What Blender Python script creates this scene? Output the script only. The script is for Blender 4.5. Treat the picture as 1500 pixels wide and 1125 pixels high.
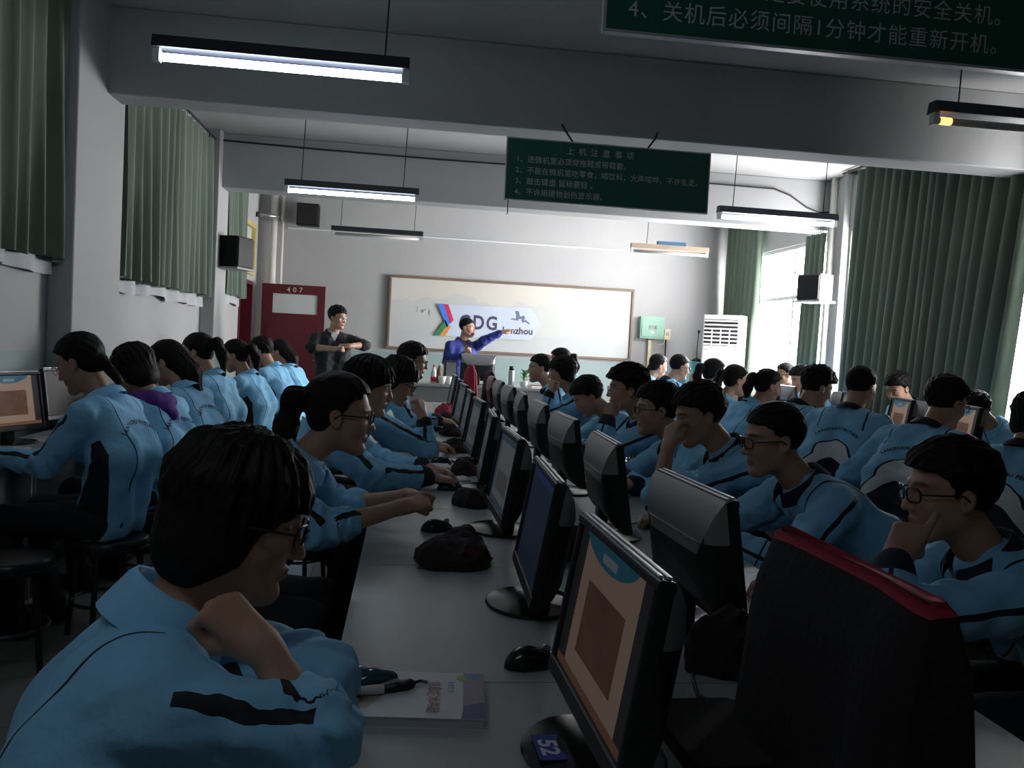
import bpy, math, random
import numpy as np
from mathutils import Vector, Matrix
from mathutils.bvhtree import BVHTree

scene = bpy.context.scene
for o in list(bpy.data.objects):
    bpy.data.objects.remove(o, do_unlink=True)
COL = scene.collection
rnd = random.Random(7)

# ------------------------------------------------------------------ camera
F_PX = 1250.0
def _cam_axes(vp=(600, 500), roll=0.053, cx=750.0, cy=562.5):
    v = np.array([(vp[0] - cx) / F_PX, -(vp[1] - cy) / F_PX, -1.0]); y = v / np.linalg.norm(v)
    q = np.array([(vp[0] + 1000 - cx) / F_PX, -(vp[1] + 1000 * roll - cy) / F_PX, -1.0])
    z = np.cross(q, y); z /= np.linalg.norm(z)
    if z[1] < 0: z = -z
    return np.array([np.cross(y, z), y, z])
_A = _cam_axes()
cam_data = bpy.data.cameras.new('camera')
cam_data.sensor_width = 36.0
cam_data.lens = 36.0 * F_PX / 1500.0
cam_data.clip_start = 0.02
cam = bpy.data.objects.new('camera', cam_data)
COL.objects.link(cam)
m = Matrix.Identity(4)
for i in range(3):
    for j in range(3):
        m[i][j] = _A[i][j]
m[0][3], m[1][3], m[2][3] = 0.0, 0.0, 1.37
cam.matrix_world = m
scene.camera = cam

# ------------------------------------------------------------------ world, exposure
world = bpy.data.worlds.new('overcast_sky'); scene.world = world
world.use_nodes = True
bg = world.node_tree.nodes['Background']
bg.inputs[0].default_value = (1.0, 0.955, 0.985, 1)
bg.inputs[1].default_value = 57.0
scene.view_settings.view_transform = 'Standard'
scene.view_settings.look = 'None'
scene.view_settings.gamma = 1.0
scene.view_settings.use_curve_mapping = False
scene.view_settings.exposure = 0.0
scene.cycles.use_denoising = True
scene.cycles.max_bounces = 8
scene.cycles.diffuse_bounces = 5
scene.cycles.sample_clamp_indirect = 6.0
TUBE_POWER = 24.0

# daylight portals: sampling guides that sit in the window openings
def portal(y0, y1, z0, z1, x):
    l = bpy.data.lights.new('window_portal', 'AREA'); l.shape = 'RECTANGLE'
    l.size = y1 - y0; l.size_y = z1 - z0; l.cycles.is_portal = True
    o = bpy.data.objects.new('window_portal', l); COL.objects.link(o)
    o.location = (x, (y0 + y1) / 2, (z0 + z1) / 2)
    o.rotation_euler = (math.radians(90), 0, math.radians(90))
WINDOWS = [(9.46, 12.3), (6.02, 9.02), (2.75, 5.45)]
WZ0, WZ1 = 0.9, 2.85
for (a, b) in WINDOWS:
    portal(a, b, WZ0, WZ1, 4.93)

# ------------------------------------------------------------------ helpers: tagging
def tag(o, label=None, cat=None, group=None, kind=None):
    if label: o['label'] = label
    if cat: o['category'] = cat
    if group: o['group'] = group
    if kind: o['kind'] = kind
    return o

def empty(name, loc=(0, 0, 0), rz=0.0, label=None, cat=None, group=None, parent=None):
    o = bpy.data.objects.new(name, None); COL.objects.link(o)
    o.empty_display_size = 0.05
    o.location = loc; o.rotation_euler = (0, 0, rz)
    if parent: o.parent = parent
    return tag(o, label, cat, group)

def copy_tree(o, parent=None):
    c = o.copy(); COL.objects.link(c); c.parent = parent
    for ch in list(o.children):
        copy_tree(ch, c)
    return c

# ------------------------------------------------------------------ helpers: mesh builder
class MB:
    def __init__(s): s.v = []; s.f = []
    def add(s, vs, fs):
        n = len(s.v); s.v += [tuple(map(float, p)) for p in vs]; s.f += [tuple(i + n for i in f) for f in fs]; return s
    def box(s, x0, y0, z0, x1, y1, z1, M=None):
        vs = [(x, y, z) for x in (x0, x1) for y in (y0, y1) for z in (z0, z1)]
        if M is not None: vs = [M @ Vector(p) for p in vs]
        return s.add(vs, [(0, 1, 3, 2), (4, 6, 7, 5), (0, 4, 5, 1), (2, 3, 7, 6), (0, 2, 6, 4), (1, 5, 7, 3)])
    def rbox(s, x0, y0, z0, x1, y1, z1, r=0.005, axis=2, n=3, M=None):
        """box with rounded edges parallel to axis"""
        lo = [x0, y0, z0]; hi = [x1, y1, z1]
        a, b = [i for i in range(3) if i != axis]
        pts = []
        for (sa, sb, a0) in ((1, 1, 0), (-1, 1, 90), (-1, -1, 180), (1, -1, 270)):
            ca = hi[a] - r if sa > 0 else lo[a] + r
            cb = hi[b] - r if sb > 0 else lo[b] + r
            for k in range(n + 1):
                t = math.radians(a0 + 90 * k / n)
                pts.append((ca + r * math.cos(t), cb + r * math.sin(t)))
        N = len(pts); vs = []
        for h in (lo[axis], hi[axis]):
            for (pa, pb) in pts:
                p = [0, 0, 0]; p[a] = pa; p[b] = pb; p[axis] = h; vs.append(tuple(p))
        if M is not None: vs = [M @ Vector(p) for p in vs]
        fs = [(i, (i + 1) % N, N + (i + 1) % N, N + i) for i in range(N)]
        fs += [tuple(range(N - 1, -1, -1)), tuple(range(N, 2 * N))]
        return s.add(vs, fs)
    def tube(s, pts, r, n=8, cap=True):
        pts = [Vector(p) for p in pts]; L = len(pts)
        rs = r if isinstance(r, (list, tuple)) else [r] * L
        vs = []; prev = None
        for i, p in enumerate(pts):
            d = (pts[min(i + 1, L - 1)] - pts[max(i - 1, 0)]).normalized()
            if prev is None:
                u = d.orthogonal().normalized()
            else:
                u = (prev - d * prev.dot(d))
                u = u.normalized() if u.length > 1e-6 else d.orthogonal().normalized()
            prev = u; w = d.cross(u)
            for k in range(n):
                t = 2 * math.pi * k / n
                vs.append(p + (u * math.cos(t) + w * math.sin(t)) * rs[i])
        fs = [(i * n + k, i * n + (k + 1) % n, (i + 1) * n + (k + 1) % n, (i + 1) * n + k) for i in range(L - 1) for k in range(n)]
        if cap: fs += [tuple(range(n - 1, -1, -1)), tuple((L - 1) * n + k for k in range(n))]
        return s.add(vs, fs)
    def lathe(s, prof, n=24, c=(0, 0, 0), sx=1.0, sy=1.0):
        vs = []; L = len(prof)
        for (r, z) in prof:
            for k in range(n):
                t = 2 * math.pi * k / n
                vs.append((c[0] + sx * r * math.cos(t), c[1] + sy * r * math.sin(t), c[2] + z))
        fs = [(i * n + k, i * n + (k + 1) % n, (i + 1) * n + (k + 1) % n, (i + 1) * n + k) for i in range(L - 1) for k in range(n)]
        fs += [tuple(range(n - 1, -1, -1)), tuple((L - 1) * n + k for k in range(n))]
        return s.add(vs, fs)
    def grid(s, P, close=False):
        """P: array nu x nv x 3"""
        nu, nv = len(P), len(P[0]); vs = [tuple(P[i][j]) for i in range(nu) for j in range(nv)]
        fs = []
        for i in range(nu - (0 if close else 1)):
            for j in range(nv - 1):
                a = i * nv + j; b = ((i + 1) % nu) * nv + j
                fs.append((a, b, b + 1, a + 1))
        return s.add(vs, fs)
    def mesh(s, name):
        me = bpy.data.meshes.new(name); me.from_pydata(s.v, [], s.f); me.validate(); me.update(); return me
    def build(s, name, mat, parent=None, smooth=False):
        return obj(name, s.mesh(name), mat, parent, smooth)

def obj(name, me, mat, parent=None, smooth=False):
    o = bpy.data.objects.new(name, me); COL.objects.link(o)
    if mat is not None and len(me.materials) == 0: me.materials.append(mat)
    if smooth:
        me.polygons.foreach_set('use_smooth', [True] * len(me.polygons))
        if smooth == 'auto':
            try: me.set_sharp_from_angle(angle=math.radians(40))
            except Exception: pass
    if parent: o.parent = parent
    return o

def struct(o): o['kind'] = 'structure'; return o

# ------------------------------------------------------------------ helpers: materials
def new_mat(name):
    mt = bpy.data.materials.new(name); mt.use_nodes = True
    nt = mt.node_tree; return mt, nt, nt.nodes['Principled BSDF']

def mth(nt, op, *a):
    n = nt.nodes.new('ShaderNodeMath'); n.operation = op
    for i, x in enumerate(a):
        if isinstance(x, (int, float)): n.inputs[i].default_value = x
        else: nt.links.new(x, n.inputs[i])
    return n.outputs[0]
def mixc(nt, f, a, b):
    n = nt.nodes.new('ShaderNodeMix'); n.data_type = 'RGBA'
    for sock, x in ((n.inputs[0], f), (n.inputs[6], a), (n.inputs[7], b)):
        if isinstance(x, (int, float)): sock.default_value = x
        elif isinstance(x, (tuple, list)): sock.default_value = (*x[:3], 1)
        else: nt.links.new(x, sock)
    return n.outputs[2]
def obj_xyz(nt, which='Object'):
    tc = nt.nodes.new('ShaderNodeTexCoord'); sp = nt.nodes.new('ShaderNodeSeparateXYZ')
    nt.links.new(tc.outputs[which], sp.inputs[0]); return tc.outputs[which], sp.outputs
def geo_xyz(nt):
    g = nt.nodes.new('ShaderNodeNewGeometry'); sp = nt.nodes.new('ShaderNodeSeparateXYZ')
    nt.links.new(g.outputs['Position'], sp.inputs[0]); return g.outputs['Position'], sp.outputs
def noise(nt, vec, scale, detail=3, rough=0.5, stretch=None):
    if stretch:
        mp = nt.nodes.new('ShaderNodeMapping'); mp.inputs['Scale'].default_value = stretch
        nt.links.new(vec, mp.inputs[0]); vec = mp.outputs[0]
    n = nt.nodes.new('ShaderNodeTexNoise'); n.inputs['Scale'].default_value = scale
    n.inputs['Detail'].default_value = detail; n.inputs['Roughness'].default_value = rough
    nt.links.new(vec, n.inputs['Vector']); return n.outputs['Fac']
def bump(nt, bs, h, strength=0.2, dist=0.01):
    b = nt.nodes.new('ShaderNodeBump'); b.inputs['Strength'].default_value = strength; b.inputs['Distance'].default_value = dist
    nt.links.new(h, b.inputs['Height']); nt.links.new(b.outputs[0], bs.inputs['Normal'])

def mat(name, col, rough=0.6, metal=0.0, var=0.0, vscale=6.0, bmp=0.0, bscale=80.0, spec=0.5, emit=None, estr=0.0, stretch=None, coat=0.0):
    mt, nt, bs = new_mat(name)
    bs.inputs['Base Color'].default_value = (*col, 1)
    bs.inputs['Roughness'].default_value = rough; bs.inputs['Metallic'].default_value = metal
    bs.inputs['Specular IOR Level'].default_value = spec
    if coat: bs.inputs['Coat Weight'].default_value = coat
    if var or bmp: vec, _ = obj_xyz(nt)
    if var:
        f = noise(nt, vec, vscale, 4, 0.6, stretch)
        nt.links.new(mixc(nt, f, tuple(c * (1 - var) for c in col), tuple(min(1, c * (1 + var)) for c in col)), bs.inputs['Base Color'])
    if bmp: bump(nt, bs, noise(nt, vec, bscale, 3, 0.5, stretch), bmp, 0.004)
    if emit:
        bs.inputs['Emission Color'].default_value = (*emit, 1); bs.inputs['Emission Strength'].default_value = estr
    return mt

MT = {}
MT['black_plastic'] = mat('black_plastic', (0.008, 0.008, 0.009), 0.45, bmp=0.05, bscale=300)
MT['black_gloss'] = mat('black_gloss', (0.008, 0.008, 0.009), 0.18)
MT['silver'] = mat('silver_plastic', (0.55, 0.56, 0.57), 0.3, 0.4, var=0.06)
MT['hood'] = mat('grey_housing', (0.27, 0.275, 0.28), 0.36, 0.3, var=0.1, bmp=0.05, bscale=300)
MT['speaker_grey'] = mat('speaker_grey', (0.11, 0.11, 0.115), 0.5)
MT['speaker_black'] = mat('speaker_black', (0.004, 0.004, 0.005), 0.6, spec=0.2)
MT['white_plastic'] = mat('white_plastic', (0.78, 0.78, 0.76), 0.4, var=0.05)
MT['desk_top'] = mat('pale_laminate', (0.36, 0.38, 0.38), 0.33, var=0.06, vscale=9, bmp=0.03, bscale=200)
MT['desk_side'] = mat('grey_board', (0.2, 0.21, 0.21), 0.55, var=0.08)
MT['dark_edge'] = mat('dark_edging', (0.03, 0.03, 0.032), 0.5)
MT['steel'] = mat('steel', (0.45, 0.46, 0.47), 0.35, 0.9, var=0.1)
MT['dark_steel'] = mat('dark_steel', (0.035, 0.035, 0.04), 0.35, 0.6, var=0.2)
MT['stool'] = mat('stool_vinyl', (0.014, 0.014, 0.016), 0.32, var=0.2, bmp=0.1, bscale=120)
MT['wire'] = mat('wire', (0.012, 0.012, 0.014), 0.5)
MT['pvc'] = mat('pvc_pipe', (0.62, 0.6, 0.57), 0.45, var=0.08, vscale=3)
MT['paper'] = mat('paper', (0.75, 0.75, 0.73), 0.7, var=0.04)
MT['red_cloth'] = mat('red_cloth', (0.30, 0.012, 0.04), 0.85, var=0.3, vscale=20, bmp=0.4, bscale=200)
MT['wood_brown'] = mat('brown_frame', (0.16, 0.105, 0.075), 0.5, var=0.2, vscale=8)

def coverm():
    mt, nt, bs = new_mat('dust_cover')
    v, _ = obj_xyz(nt)
    f = mth(nt, 'MULTIPLY', mth(nt, 'SUBTRACT', noise(nt, v, 9, 2, 0.4), 0.60), 9)
    f = mth(nt, 'MINIMUM', mth(nt, 'MAXIMUM', f, 0), 1)
    nt.links.new(mixc(nt, f, (0.010, 0.006, 0.008), (0.13, 0.012, 0.014)), bs.inputs['Base Color'])
    bs.inputs['Roughness'].default_value = 0.9
    bs.inputs['Sheen Weight'].default_value = 0.02
    bump(nt, bs, noise(nt, v, 60, 4, 0.6), 0.5, 0.004)
    return mt
MT['cover'] = coverm()
MT['cover_black'] = mat('cover_black_cloth', (0.009, 0.007, 0.009), 0.9, bmp=0.5, bscale=90)

def tube_mat(name, col, s):
    mt, nt, bs = new_mat(name)
    bs.inputs['Base Color'].default_value = (0.8, 0.8, 0.8, 1)
    bs.inputs['Emission Color'].default_value = (*col, 1); bs.inputs['Emission Strength'].default_value = s
    return mt
MT['tube_on'] = tube_mat('tube_lit', (0.80, 0.90, 1.0), TUBE_POWER)
MT['tube_off'] = mat('tube_unlit', (0.6, 0.58, 0.55), 0.3)
MT['tube_glow'] = tube_mat('tube_orange_end', (1.0, 0.36, 0.1), 3.0)
MT['fixture'] = mat('lamp_housing', (0.03, 0.032, 0.045), 0.45, var=0.2)
MT['fixture_pale'] = mat('pale_housing', (0.55, 0.42, 0.32), 0.5, var=0.15)
# ================================================================== THE SETTING
XL, XR, YF, YB, ZC = -2.2, 4.8, 12.6, -2.6, 3.47

def wall_mat():
    """white wash above, pale green-blue oil paint below 1.2 m"""
    mt, nt, bs = new_mat('painted_wall')
    pos, xyz = geo_xyz(nt)
    edge = mth(nt, 'GREATER_THAN', mth(nt, 'ADD', xyz[2], mth(nt, 'MULTIPLY', noise(nt, pos, 3, 2), 0.01)), 1.205)
    dirt = noise(nt, pos, 1.3, 5, 0.6)
    up = mixc(nt, dirt, (0.32, 0.325, 0.325), (0.41, 0.41, 0.405))
    lo = mixc(nt, dirt, (0.21, 0.29, 0.285), (0.27, 0.35, 0.34))
    nt.links.new(mixc(nt, edge, lo, up), bs.inputs['Base Color'])
    nt.links.new(mth(nt, 'ADD', mth(nt, 'MULTIPLY', edge, 0.35), 0.45), bs.inputs['Roughness'])
    bump(nt, bs, noise(nt, pos, 25, 5, 0.6), 0.12, 0.01)
    return mt
MT['wall'] = wall_mat()
MT['ceiling'] = mat('ceiling_wash', (0.42, 0.42, 0.415), 0.9, var=0.08, vscale=1.2, bmp=0.1, bscale=20)
MT['tile'] = mat('floor_tile', (0.26, 0.26, 0.24), 0.28, var=0.12, vscale=2.5)
MT['grout'] = mat('grout', (0.05, 0.05, 0.048), 0.9, var=0.2)
MT['alu'] = mat('window_frame_white', (0.7, 0.72, 0.72), 0.4, var=0.05)

# floor: slab plus tiles of 0.6 m where the picture can see them
floor = struct(MB().box(XL - 2.4, YB - 0.2, -0.2, XR + 0.3, YF + 0.3, -0.012).build('floor', MT['grout']))
TS = 0.6
tm = MB().box(0.002, 0.002, -0.012, TS - 0.002, TS - 0.002, 0.0).mesh('tile'); tm.materials.append(MT['tile'])
for i in range(12):
    for j in range(21):
        t = bpy.data.objects.new('tile', tm); COL.objects.link(t); t.parent = floor
        t.location = (XL + i * TS - 0.1, j * TS, 0)
MB().box(XL, YB, -0.012, XR, 0.0, 0.0).build('plain_floor', MT['tile'], floor)

struct(MB().box(XL - 2.4, YB - 0.2, ZC, XR + 0.3, YF + 0.3, ZC + 0.15).build('ceiling', MT['ceiling']))
for (y0, y1) in ((6.0, 6.28), (9.45, 9.75), (2.45, 2.75)):
    struct(MB().rbox(XL, y0, 2.9, XR, y1, ZC, 0.012, axis=0).build('ceiling_beam', MT['wall']))
struct(MB().box(XL - 0.2, YF, 0, XR + 0.3, YF + 0.2, ZC).build('wall_front', MT['wall']))
struct(MB().box(XL - 0.2, YB - 0.2, 0, XR + 0.3, YB, ZC).build('wall_back', MT['wall']))

# left wall with the doorway and the transom light over it
DY0, DY1, DZ = 11.32, 12.22, 2.08
TZ0, TZ1 = 2.16, 2.86
wl = MB()
wl.box(XL - 0.2, YB, 0, XL, DY0, ZC).box(XL - 0.2, DY1, 0, XL, YF, ZC)
wl.box(XL - 0.2, DY0, DZ, XL, DY1, TZ0).box(XL - 0.2, DY0, TZ1, XL, DY1, ZC)
struct(wl.build('wall_left', MT['wall']))
co = MB()
co.box(-4.6, YB - 0.2, 0, -4.4, YF + 0.3, ZC).box(-4.6, YB - 0.2, 0, XL - 0.2, YB, ZC).box(-4.6, YF, 0, XL - 0.2, YF + 0.2, ZC)
struct(co.build('wall_corridor', MT['wall']))
# pillars
for (x0, x1, y0, y1) in ((XL, -2.05, 5.5, 6.35), (XL, -2.05, 9.3, 9.8), (XL, -2.05, 1.9, 2.75),
                         (4.72, XR, 9.06, 9.42), (4.72, XR, 5.46, 6.0), (4.72, XR, 1.95, 2.72)):
    struct(MB().rbox(x0, y0, 0, x1, y1, ZC, 0.012, axis=2).build('pillar', MT['wall']))

# right wall with four window openings
wr = MB(); edges = sorted(WINDOWS)
wr.box(XR, YB, 0, XR + 0.12, YF, WZ0).box(XR, YB, WZ1, XR + 0.12, YF, ZC)
ys = [YB] + [v for w in edges for v in w] + [YF]
for k in range(0, len(ys), 2):
    wr.box(XR, ys[k], WZ0, XR + 0.12, ys[k + 1], WZ1)
struct(wr.build('wall_right', MT['wall']))

def glass_mat():
    mt = bpy.data.materials.new('window_glass'); mt.use_nodes = True; nt = mt.node_tree
    nt.nodes.remove(nt.nodes['Principled BSDF']); out = nt.nodes['Material Output']
    tr = nt.nodes.new('ShaderNodeBsdfTransparent'); tr.inputs[0].default_value = (0.93, 0.96, 0.95, 1)
    gl = nt.nodes.new('ShaderNodeBsdfGlossy'); gl.inputs['Roughness'].default_value = 0.03
    mx = nt.nodes.new('ShaderNodeMixShader')
    mx.inputs[0].default_value = 0.045; nt.links.new(tr.outputs[0], mx.inputs[1]); nt.links.new(gl.outputs[0], mx.inputs[2])
    nt.links.new(mx.outputs[0], out.inputs[0]); return mt
MT['glass'] = glass_mat()
def frosted():
    return mat('frosted_glass', (0.50, 0.53, 0.52), 0.3, var=0.06)
MT['frosted'] = frosted()

for n, (a, b) in enumerate(WINDOWS):
    root = struct(empty('window_%d' % (n + 1), (XR + 0.05, a, WZ0)))
    W, H = b - a, WZ1 - WZ0
    fr = MB(); t = 0.03
    fr.box(-t, 0, 0, t, W, 0.05).box(-t, 0, H - 0.05, t, W, H).box(-t, 0, 0.05, t, 0.05, H - 0.05).box(-t, W - 0.05, 0.05, t, W, H - 0.05)
    fr.build('window_frame', MT['alu'], root)
    MB().box(-0.025, 0.05, H * 0.66 - 0.025, 0.025, W - 0.05, H * 0.66 + 0.025).build('transom_bar', MT['alu'], root)
    nm = 3
    for k in range(1, nm):
        y = 0.05 + (W - 0.1) * k / nm
        MB().box(-0.024, y - 0.025, 0.05, 0.024, y + 0.025, H * 0.66 - 0.025).build('mullion', MT['alu'], root)
        MB().box(-0.024, y - 0.02, H * 0.66 + 0.025, 0.024, y + 0.02, H - 0.05).build('mullion', MT['alu'], root)
    for k in range(nm):
        y0 = 0.05 + (W - 0.1) * k / nm + 0.02; y1 = 0.05 + (W - 0.1) * (k + 1) / nm - 0.02
        MB().add([(0, y0, .05), (0, y1, .05), (0, y1, H * .66 - .02), (0, y0, H * .66 - .02)], [(0, 1, 2, 3)]).build('pane', MT['glass'], root)
        MB().add([(0, y0, H * .66 + .02), (0, y1, H * .66 + .02), (0, y1, H - .05), (0, y0, H - .05)], [(0, 1, 2, 3)]).build('pane', MT['glass'], root)
    MB().rbox(-0.12, -0.05, -0.04, -0.03, W + 0.05, 0.0, 0.01, axis=1).build('window_sill', MT['alu'], root)

# ------------------------------------------------------------------ curtains
def curtain_mat(name, c, tl):
    mt, nt, bs = new_mat(name); out = nt.nodes['Material Output']
    v, xyz = obj_xyz(nt)
    f = noise(nt, v, 5, 4, 0.6, (1, 1, 0.15))
    colr = mixc(nt, f, tuple(x * 0.8 for x in c), tuple(x * 1.2 for x in c))
    nt.links.new(colr, bs.inputs['Base Color']); bs.inputs['Roughness'].default_value = 0.75
    bs.inputs['Sheen Weight'].default_value = 0.1
    bump(nt, bs, noise(nt, v, 300, 2, 0.5), 0.15, 0.002)
    tr = nt.nodes.new('ShaderNodeBsdfTranslucent'); nt.links.new(colr, tr.inputs[0])
    mx = nt.nodes.new('ShaderNodeMixShader'); mx.inputs[0].default_value = tl
    nt.links.new(bs.outputs[0], mx.inputs[1]); nt.links.new(tr.outputs[0], mx.inputs[2]); nt.links.new(mx.outputs[0], out.inputs[0])
    return mt
MT['curtain'] = curtain_mat('green_curtain', (0.09, 0.125, 0.092), 0.0015)
MT['lining'] = mat('curtain_lining', (0.42, 0.44, 0.45), 0.8, var=0.15, vscale=4, bmp=0.3, bscale=40)

def pleats(y0, y1, z0, z1, x, n, amp, seed, hem=0.03, pinch=0.55, lean=0.0):
    r = np.random.RandomState(seed)
    nu, nv = n * 9 + 1, 16
    u = np.linspace(0, 1, nu); ph = np.cumsum(0.75 + 0.5 * r.rand(nu)); ph = ph / ph[-1] * n * 2 * np.pi
    a_u = amp * np.interp(u, np.linspace(0, 1, n + 2), 0.65 + 0.6 * r.rand(n + 2))
    z = np.linspace(0, 1, nv)
    hz = np.interp(u, np.linspace(0, 1, 2 * n), hem * (r.rand(2 * n) - 0.5))
    P = np.zeros((nu, nv, 3))
    for j, t in enumerate(z):
        k = pinch + (1 - pinch) * t
        w = np.sin(ph + 0.5 * np.sin(3.1 * t + ph * 0.11))
        w = np.sign(w) * np.abs(w) ** 0.8
        P[:, j, 0] = x + a_u * k * w + 0.012 * np.sin(ph * 0.23 + 2 * t)
        P[:, j, 1] = y0 + (y1 - y0) * u + 0.35 * amp * k * np.cos(ph) + lean * (t - 0.2) * (1 - u * 0.5)
        P[:, j, 2] = z1 + (z0 - z1) * t + hz * t * t
    return P

def curtain(y0, y1, z0, z1, x, n, amp, seed, label, lining=False, lean=0.0):
    root = empty('curtain', (x, (y0 + y1) / 2, z0), 0, label, 'curtain', 'green curtains')
    off = np.array([x, (y0 + y1) / 2, z0])
    MB().grid(pleats(y0, y1, z0, z1, x, n, amp, seed, lean=lean) - off).build('fabric', MT['curtain'], root, True)
    g = MB()
    for k in range(n * 2):
        yy = y0 + (y1 - y0) * (k + 0.5) / (n * 2) - off[1]
        g.tube([(0, yy, z1 - z0 - 0.01), (0, yy, z1 - z0 + 0.035)], 0.006, 6)
    g.build('curtain_hooks', MT['steel'], root)
    if lining:
        sgn = -1 if x < 0 else 1
        MB().grid(pleats(y0 + 0.03, y1 - 0.02, z0 - 0.09, z0 + 0.5, x + sgn * 0.055, max(3, n // 2), amp * 0.5, seed + 50, 0.06) - off).build('lining', MT['lining'], root, True)
    return root
def rail(y0, y1, x, z, label):
    root = empty('curtain_rail', (x, y0, z), 0, label, 'rail', 'curtain rails')
    MB().tube([(0, 0, 0), (0, y1 - y0, 0)], 0.014, 10).build('rod', MT['dark_steel'], root, True)
    s = 1 if x > 0 else -1
    wallx = (XR if s > 0 else XL) - x
    for yy in (0.1, (y1 - y0) - 0.1):
        MB().box(min(0, wallx), yy - 0.012, -0.02, max(0, wallx), yy + 0.012, 0.02).build('bracket', MT['dark_steel'], root)
curtain(2.95, 5.46, 1.74, 3.34, -2.1, 13, 0.055, 3, 'dark green curtain at the left edge, nearest the camera', True)
curtain(6.42, 9.22, 1.72, 3.32, -2.1, 14, 0.055, 4, 'green curtain on the left wall between the two pillars', True)
curtain(9.86, 11.2, 1.80, 3.3, -2.1, 7, 0.05, 5, 'short green curtain on the left wall beside the transom light', True)
rail(2.85, 5.48, -2.1, 3.38, 'curtain rail above the nearest left curtain')
rail(6.38, 9.28, -2.1, 3.36, 'curtain rail between the two left pillars')
rail(9.82, 11.25, -2.1, 3.34, 'curtain rail near the transom light')
curtain(11.25, 12.42, 0.35, 3.34, 4.70, 8, 0.06, 6, 'green curtain gathered behind the air conditioner')
curtain(9.34, 9.74, 0.35, 2.86, 4.64, 4, 0.05, 7, 'narrow green curtain between the bright window and the speaker pillar', lean=0.10)
curtain(5.95, 8.56, 0.25, 3.4, 4.6, 17, 0.06, 8, 'large dark green curtain right of the speaker pillar', lean=0.36)
curtain(2.6, 5.46, 0.25, 3.4, 4.6, 15, 0.06, 9, 'drawn green curtain beside the camera, right of the frame')
rail(9.78, 12.5, 4.68, 3.39, 'curtain rail over the front window')
rail(5.8, 8.9, 4.6, 3.44, 'curtain rail over the large dark curtain')
rail(2.5, 5.7, 4.6, 3.44, 'curtain rail beside the camera')

# ------------------------------------------------------------------ text helper
def text_mesh(body, size, bold=0.0, spacing=1.0):
    c = bpy.data.curves.new('txt', 'FONT'); c.body = body; c.size = size; c.offset = bold; c.space_character = spacing
    c.resolution_u = 3
    o = bpy.data.objects.new('txt', c); COL.objects.link(o)
    dg = bpy.context.evaluated_depsgraph_get(); dg.update()
    me = o.evaluated_get(dg).to_mesh()
    v = np.array([p.co[:2] for p in me.vertices]).reshape(-1, 2); f = [tuple(p.vertices) for p in me.polygons]
    o.evaluated_get(dg).to_mesh_clear()
    bpy.data.objects.remove(o, do_unlink=True); bpy.data.curves.remove(c)
    return v, f
def text_fit(body, w, h, bold=0.0):
    """text scaled into a box of w x h, origin lower left"""
    v, f = text_mesh(body, 1.0, bold)
    lo, hi = v.min(0), v.max(0); v = (v - lo) / (hi - lo)
    return v * np.array([w, h]), f
def text_size(body, size, bold=0.0, spacing=1.0):
    return text_mesh(body, size, bold, spacing)
def place_text(vf, name, mt, parent, origin, ux, uz):
    v, f = vf; o = np.array(origin); ux = np.array(ux); uz = np.array(uz)
    P = o + v[:, :1] * ux + v[:, 1:2] * uz
    return MB().add(P, f).build(name, mt, parent)

# ------------------------------------------------------------------ whiteboard and banner on the front wall
def board_mat():
    mt, nt, bs = new_mat('whiteboard_scenery')
    v, xyz = obj_xyz(nt)
    h1 = mth(nt, 'ADD', mth(nt, 'MULTIPLY', noise(nt, v, 1.5, 4, 0.55, (1, 1, 0.05)), 0.75), 0.38)
    h2 = mth(nt, 'ADD', mth(nt, 'MULTIPLY', noise(nt, v, 3.1, 5, 0.6, (1, 1, 0.06)), 0.55), 0.02)
    a = mth(nt, 'LESS_THAN', xyz[2], h1); b = mth(nt, 'LESS_THAN', xyz[2], h2)
    wash = noise(nt, v, 2.2, 4, 0.6)
    c0 = mixc(nt, wash, (0.50, 0.48, 0.42), (0.55, 0.54, 0.49))
    c1 = mixc(nt, wash, (0.43, 0.45, 0.435), (0.50, 0.505, 0.485))
    c2 = mixc(nt, wash, (0.40, 0.43, 0.43), (0.48, 0.50, 0.485))
    nt.links.new(mixc(nt, b, mixc(nt, a, c0, c1), c2), bs.inputs['Base Color'])
    bs.inputs['Roughness'].default_value = 0.22
    return mt
MT['board'] = board_mat()
wb = empty('whiteboard', (-0.33, 12.56, 1.25), 0, 'wide framed whiteboard with pale mountain scenery on the front wall', 'whiteboard')
BW, BH = 3.64, 1.07
MB().box(0.02, 0.0, 0.02, BW - 0.02, 0.03, BH - 0.02).build('board', MT['board'], wb)
for (x0, z0, x1, z1) in ((0, 0, BW, 0.035), (0, BH - 0.035, BW, BH), (0, 0.035, 0.035, BH - 0.035), (BW - 0.035, 0.035, BW, BH - 0.035)):
    MB().rbox(x0, -0.025, z0, x1, 0.035, z1, 0.008, axis=0 if x1 - x0 > 1 else 2).build('frame_rail', MT['wood_brown'], wb)
MT['marker'] = mat('marker_ink', (0.2, 0.22, 0.24), 0.6)
sc = MB(); 
for pts in (((0.38, .62), (0.43, .63), (0.41, .55)), ((0.47, .57), (0.5, .6), (0.49, .55), (0.54, .6)), ((0.58, .52), (0.6, .6), (0.61, .5))):
    sc.tube([(p[0], -0.002, p[1]) for p in pts], 0.004, 4)
sc.build('marker_scribble', MT['marker'], wb)

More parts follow.
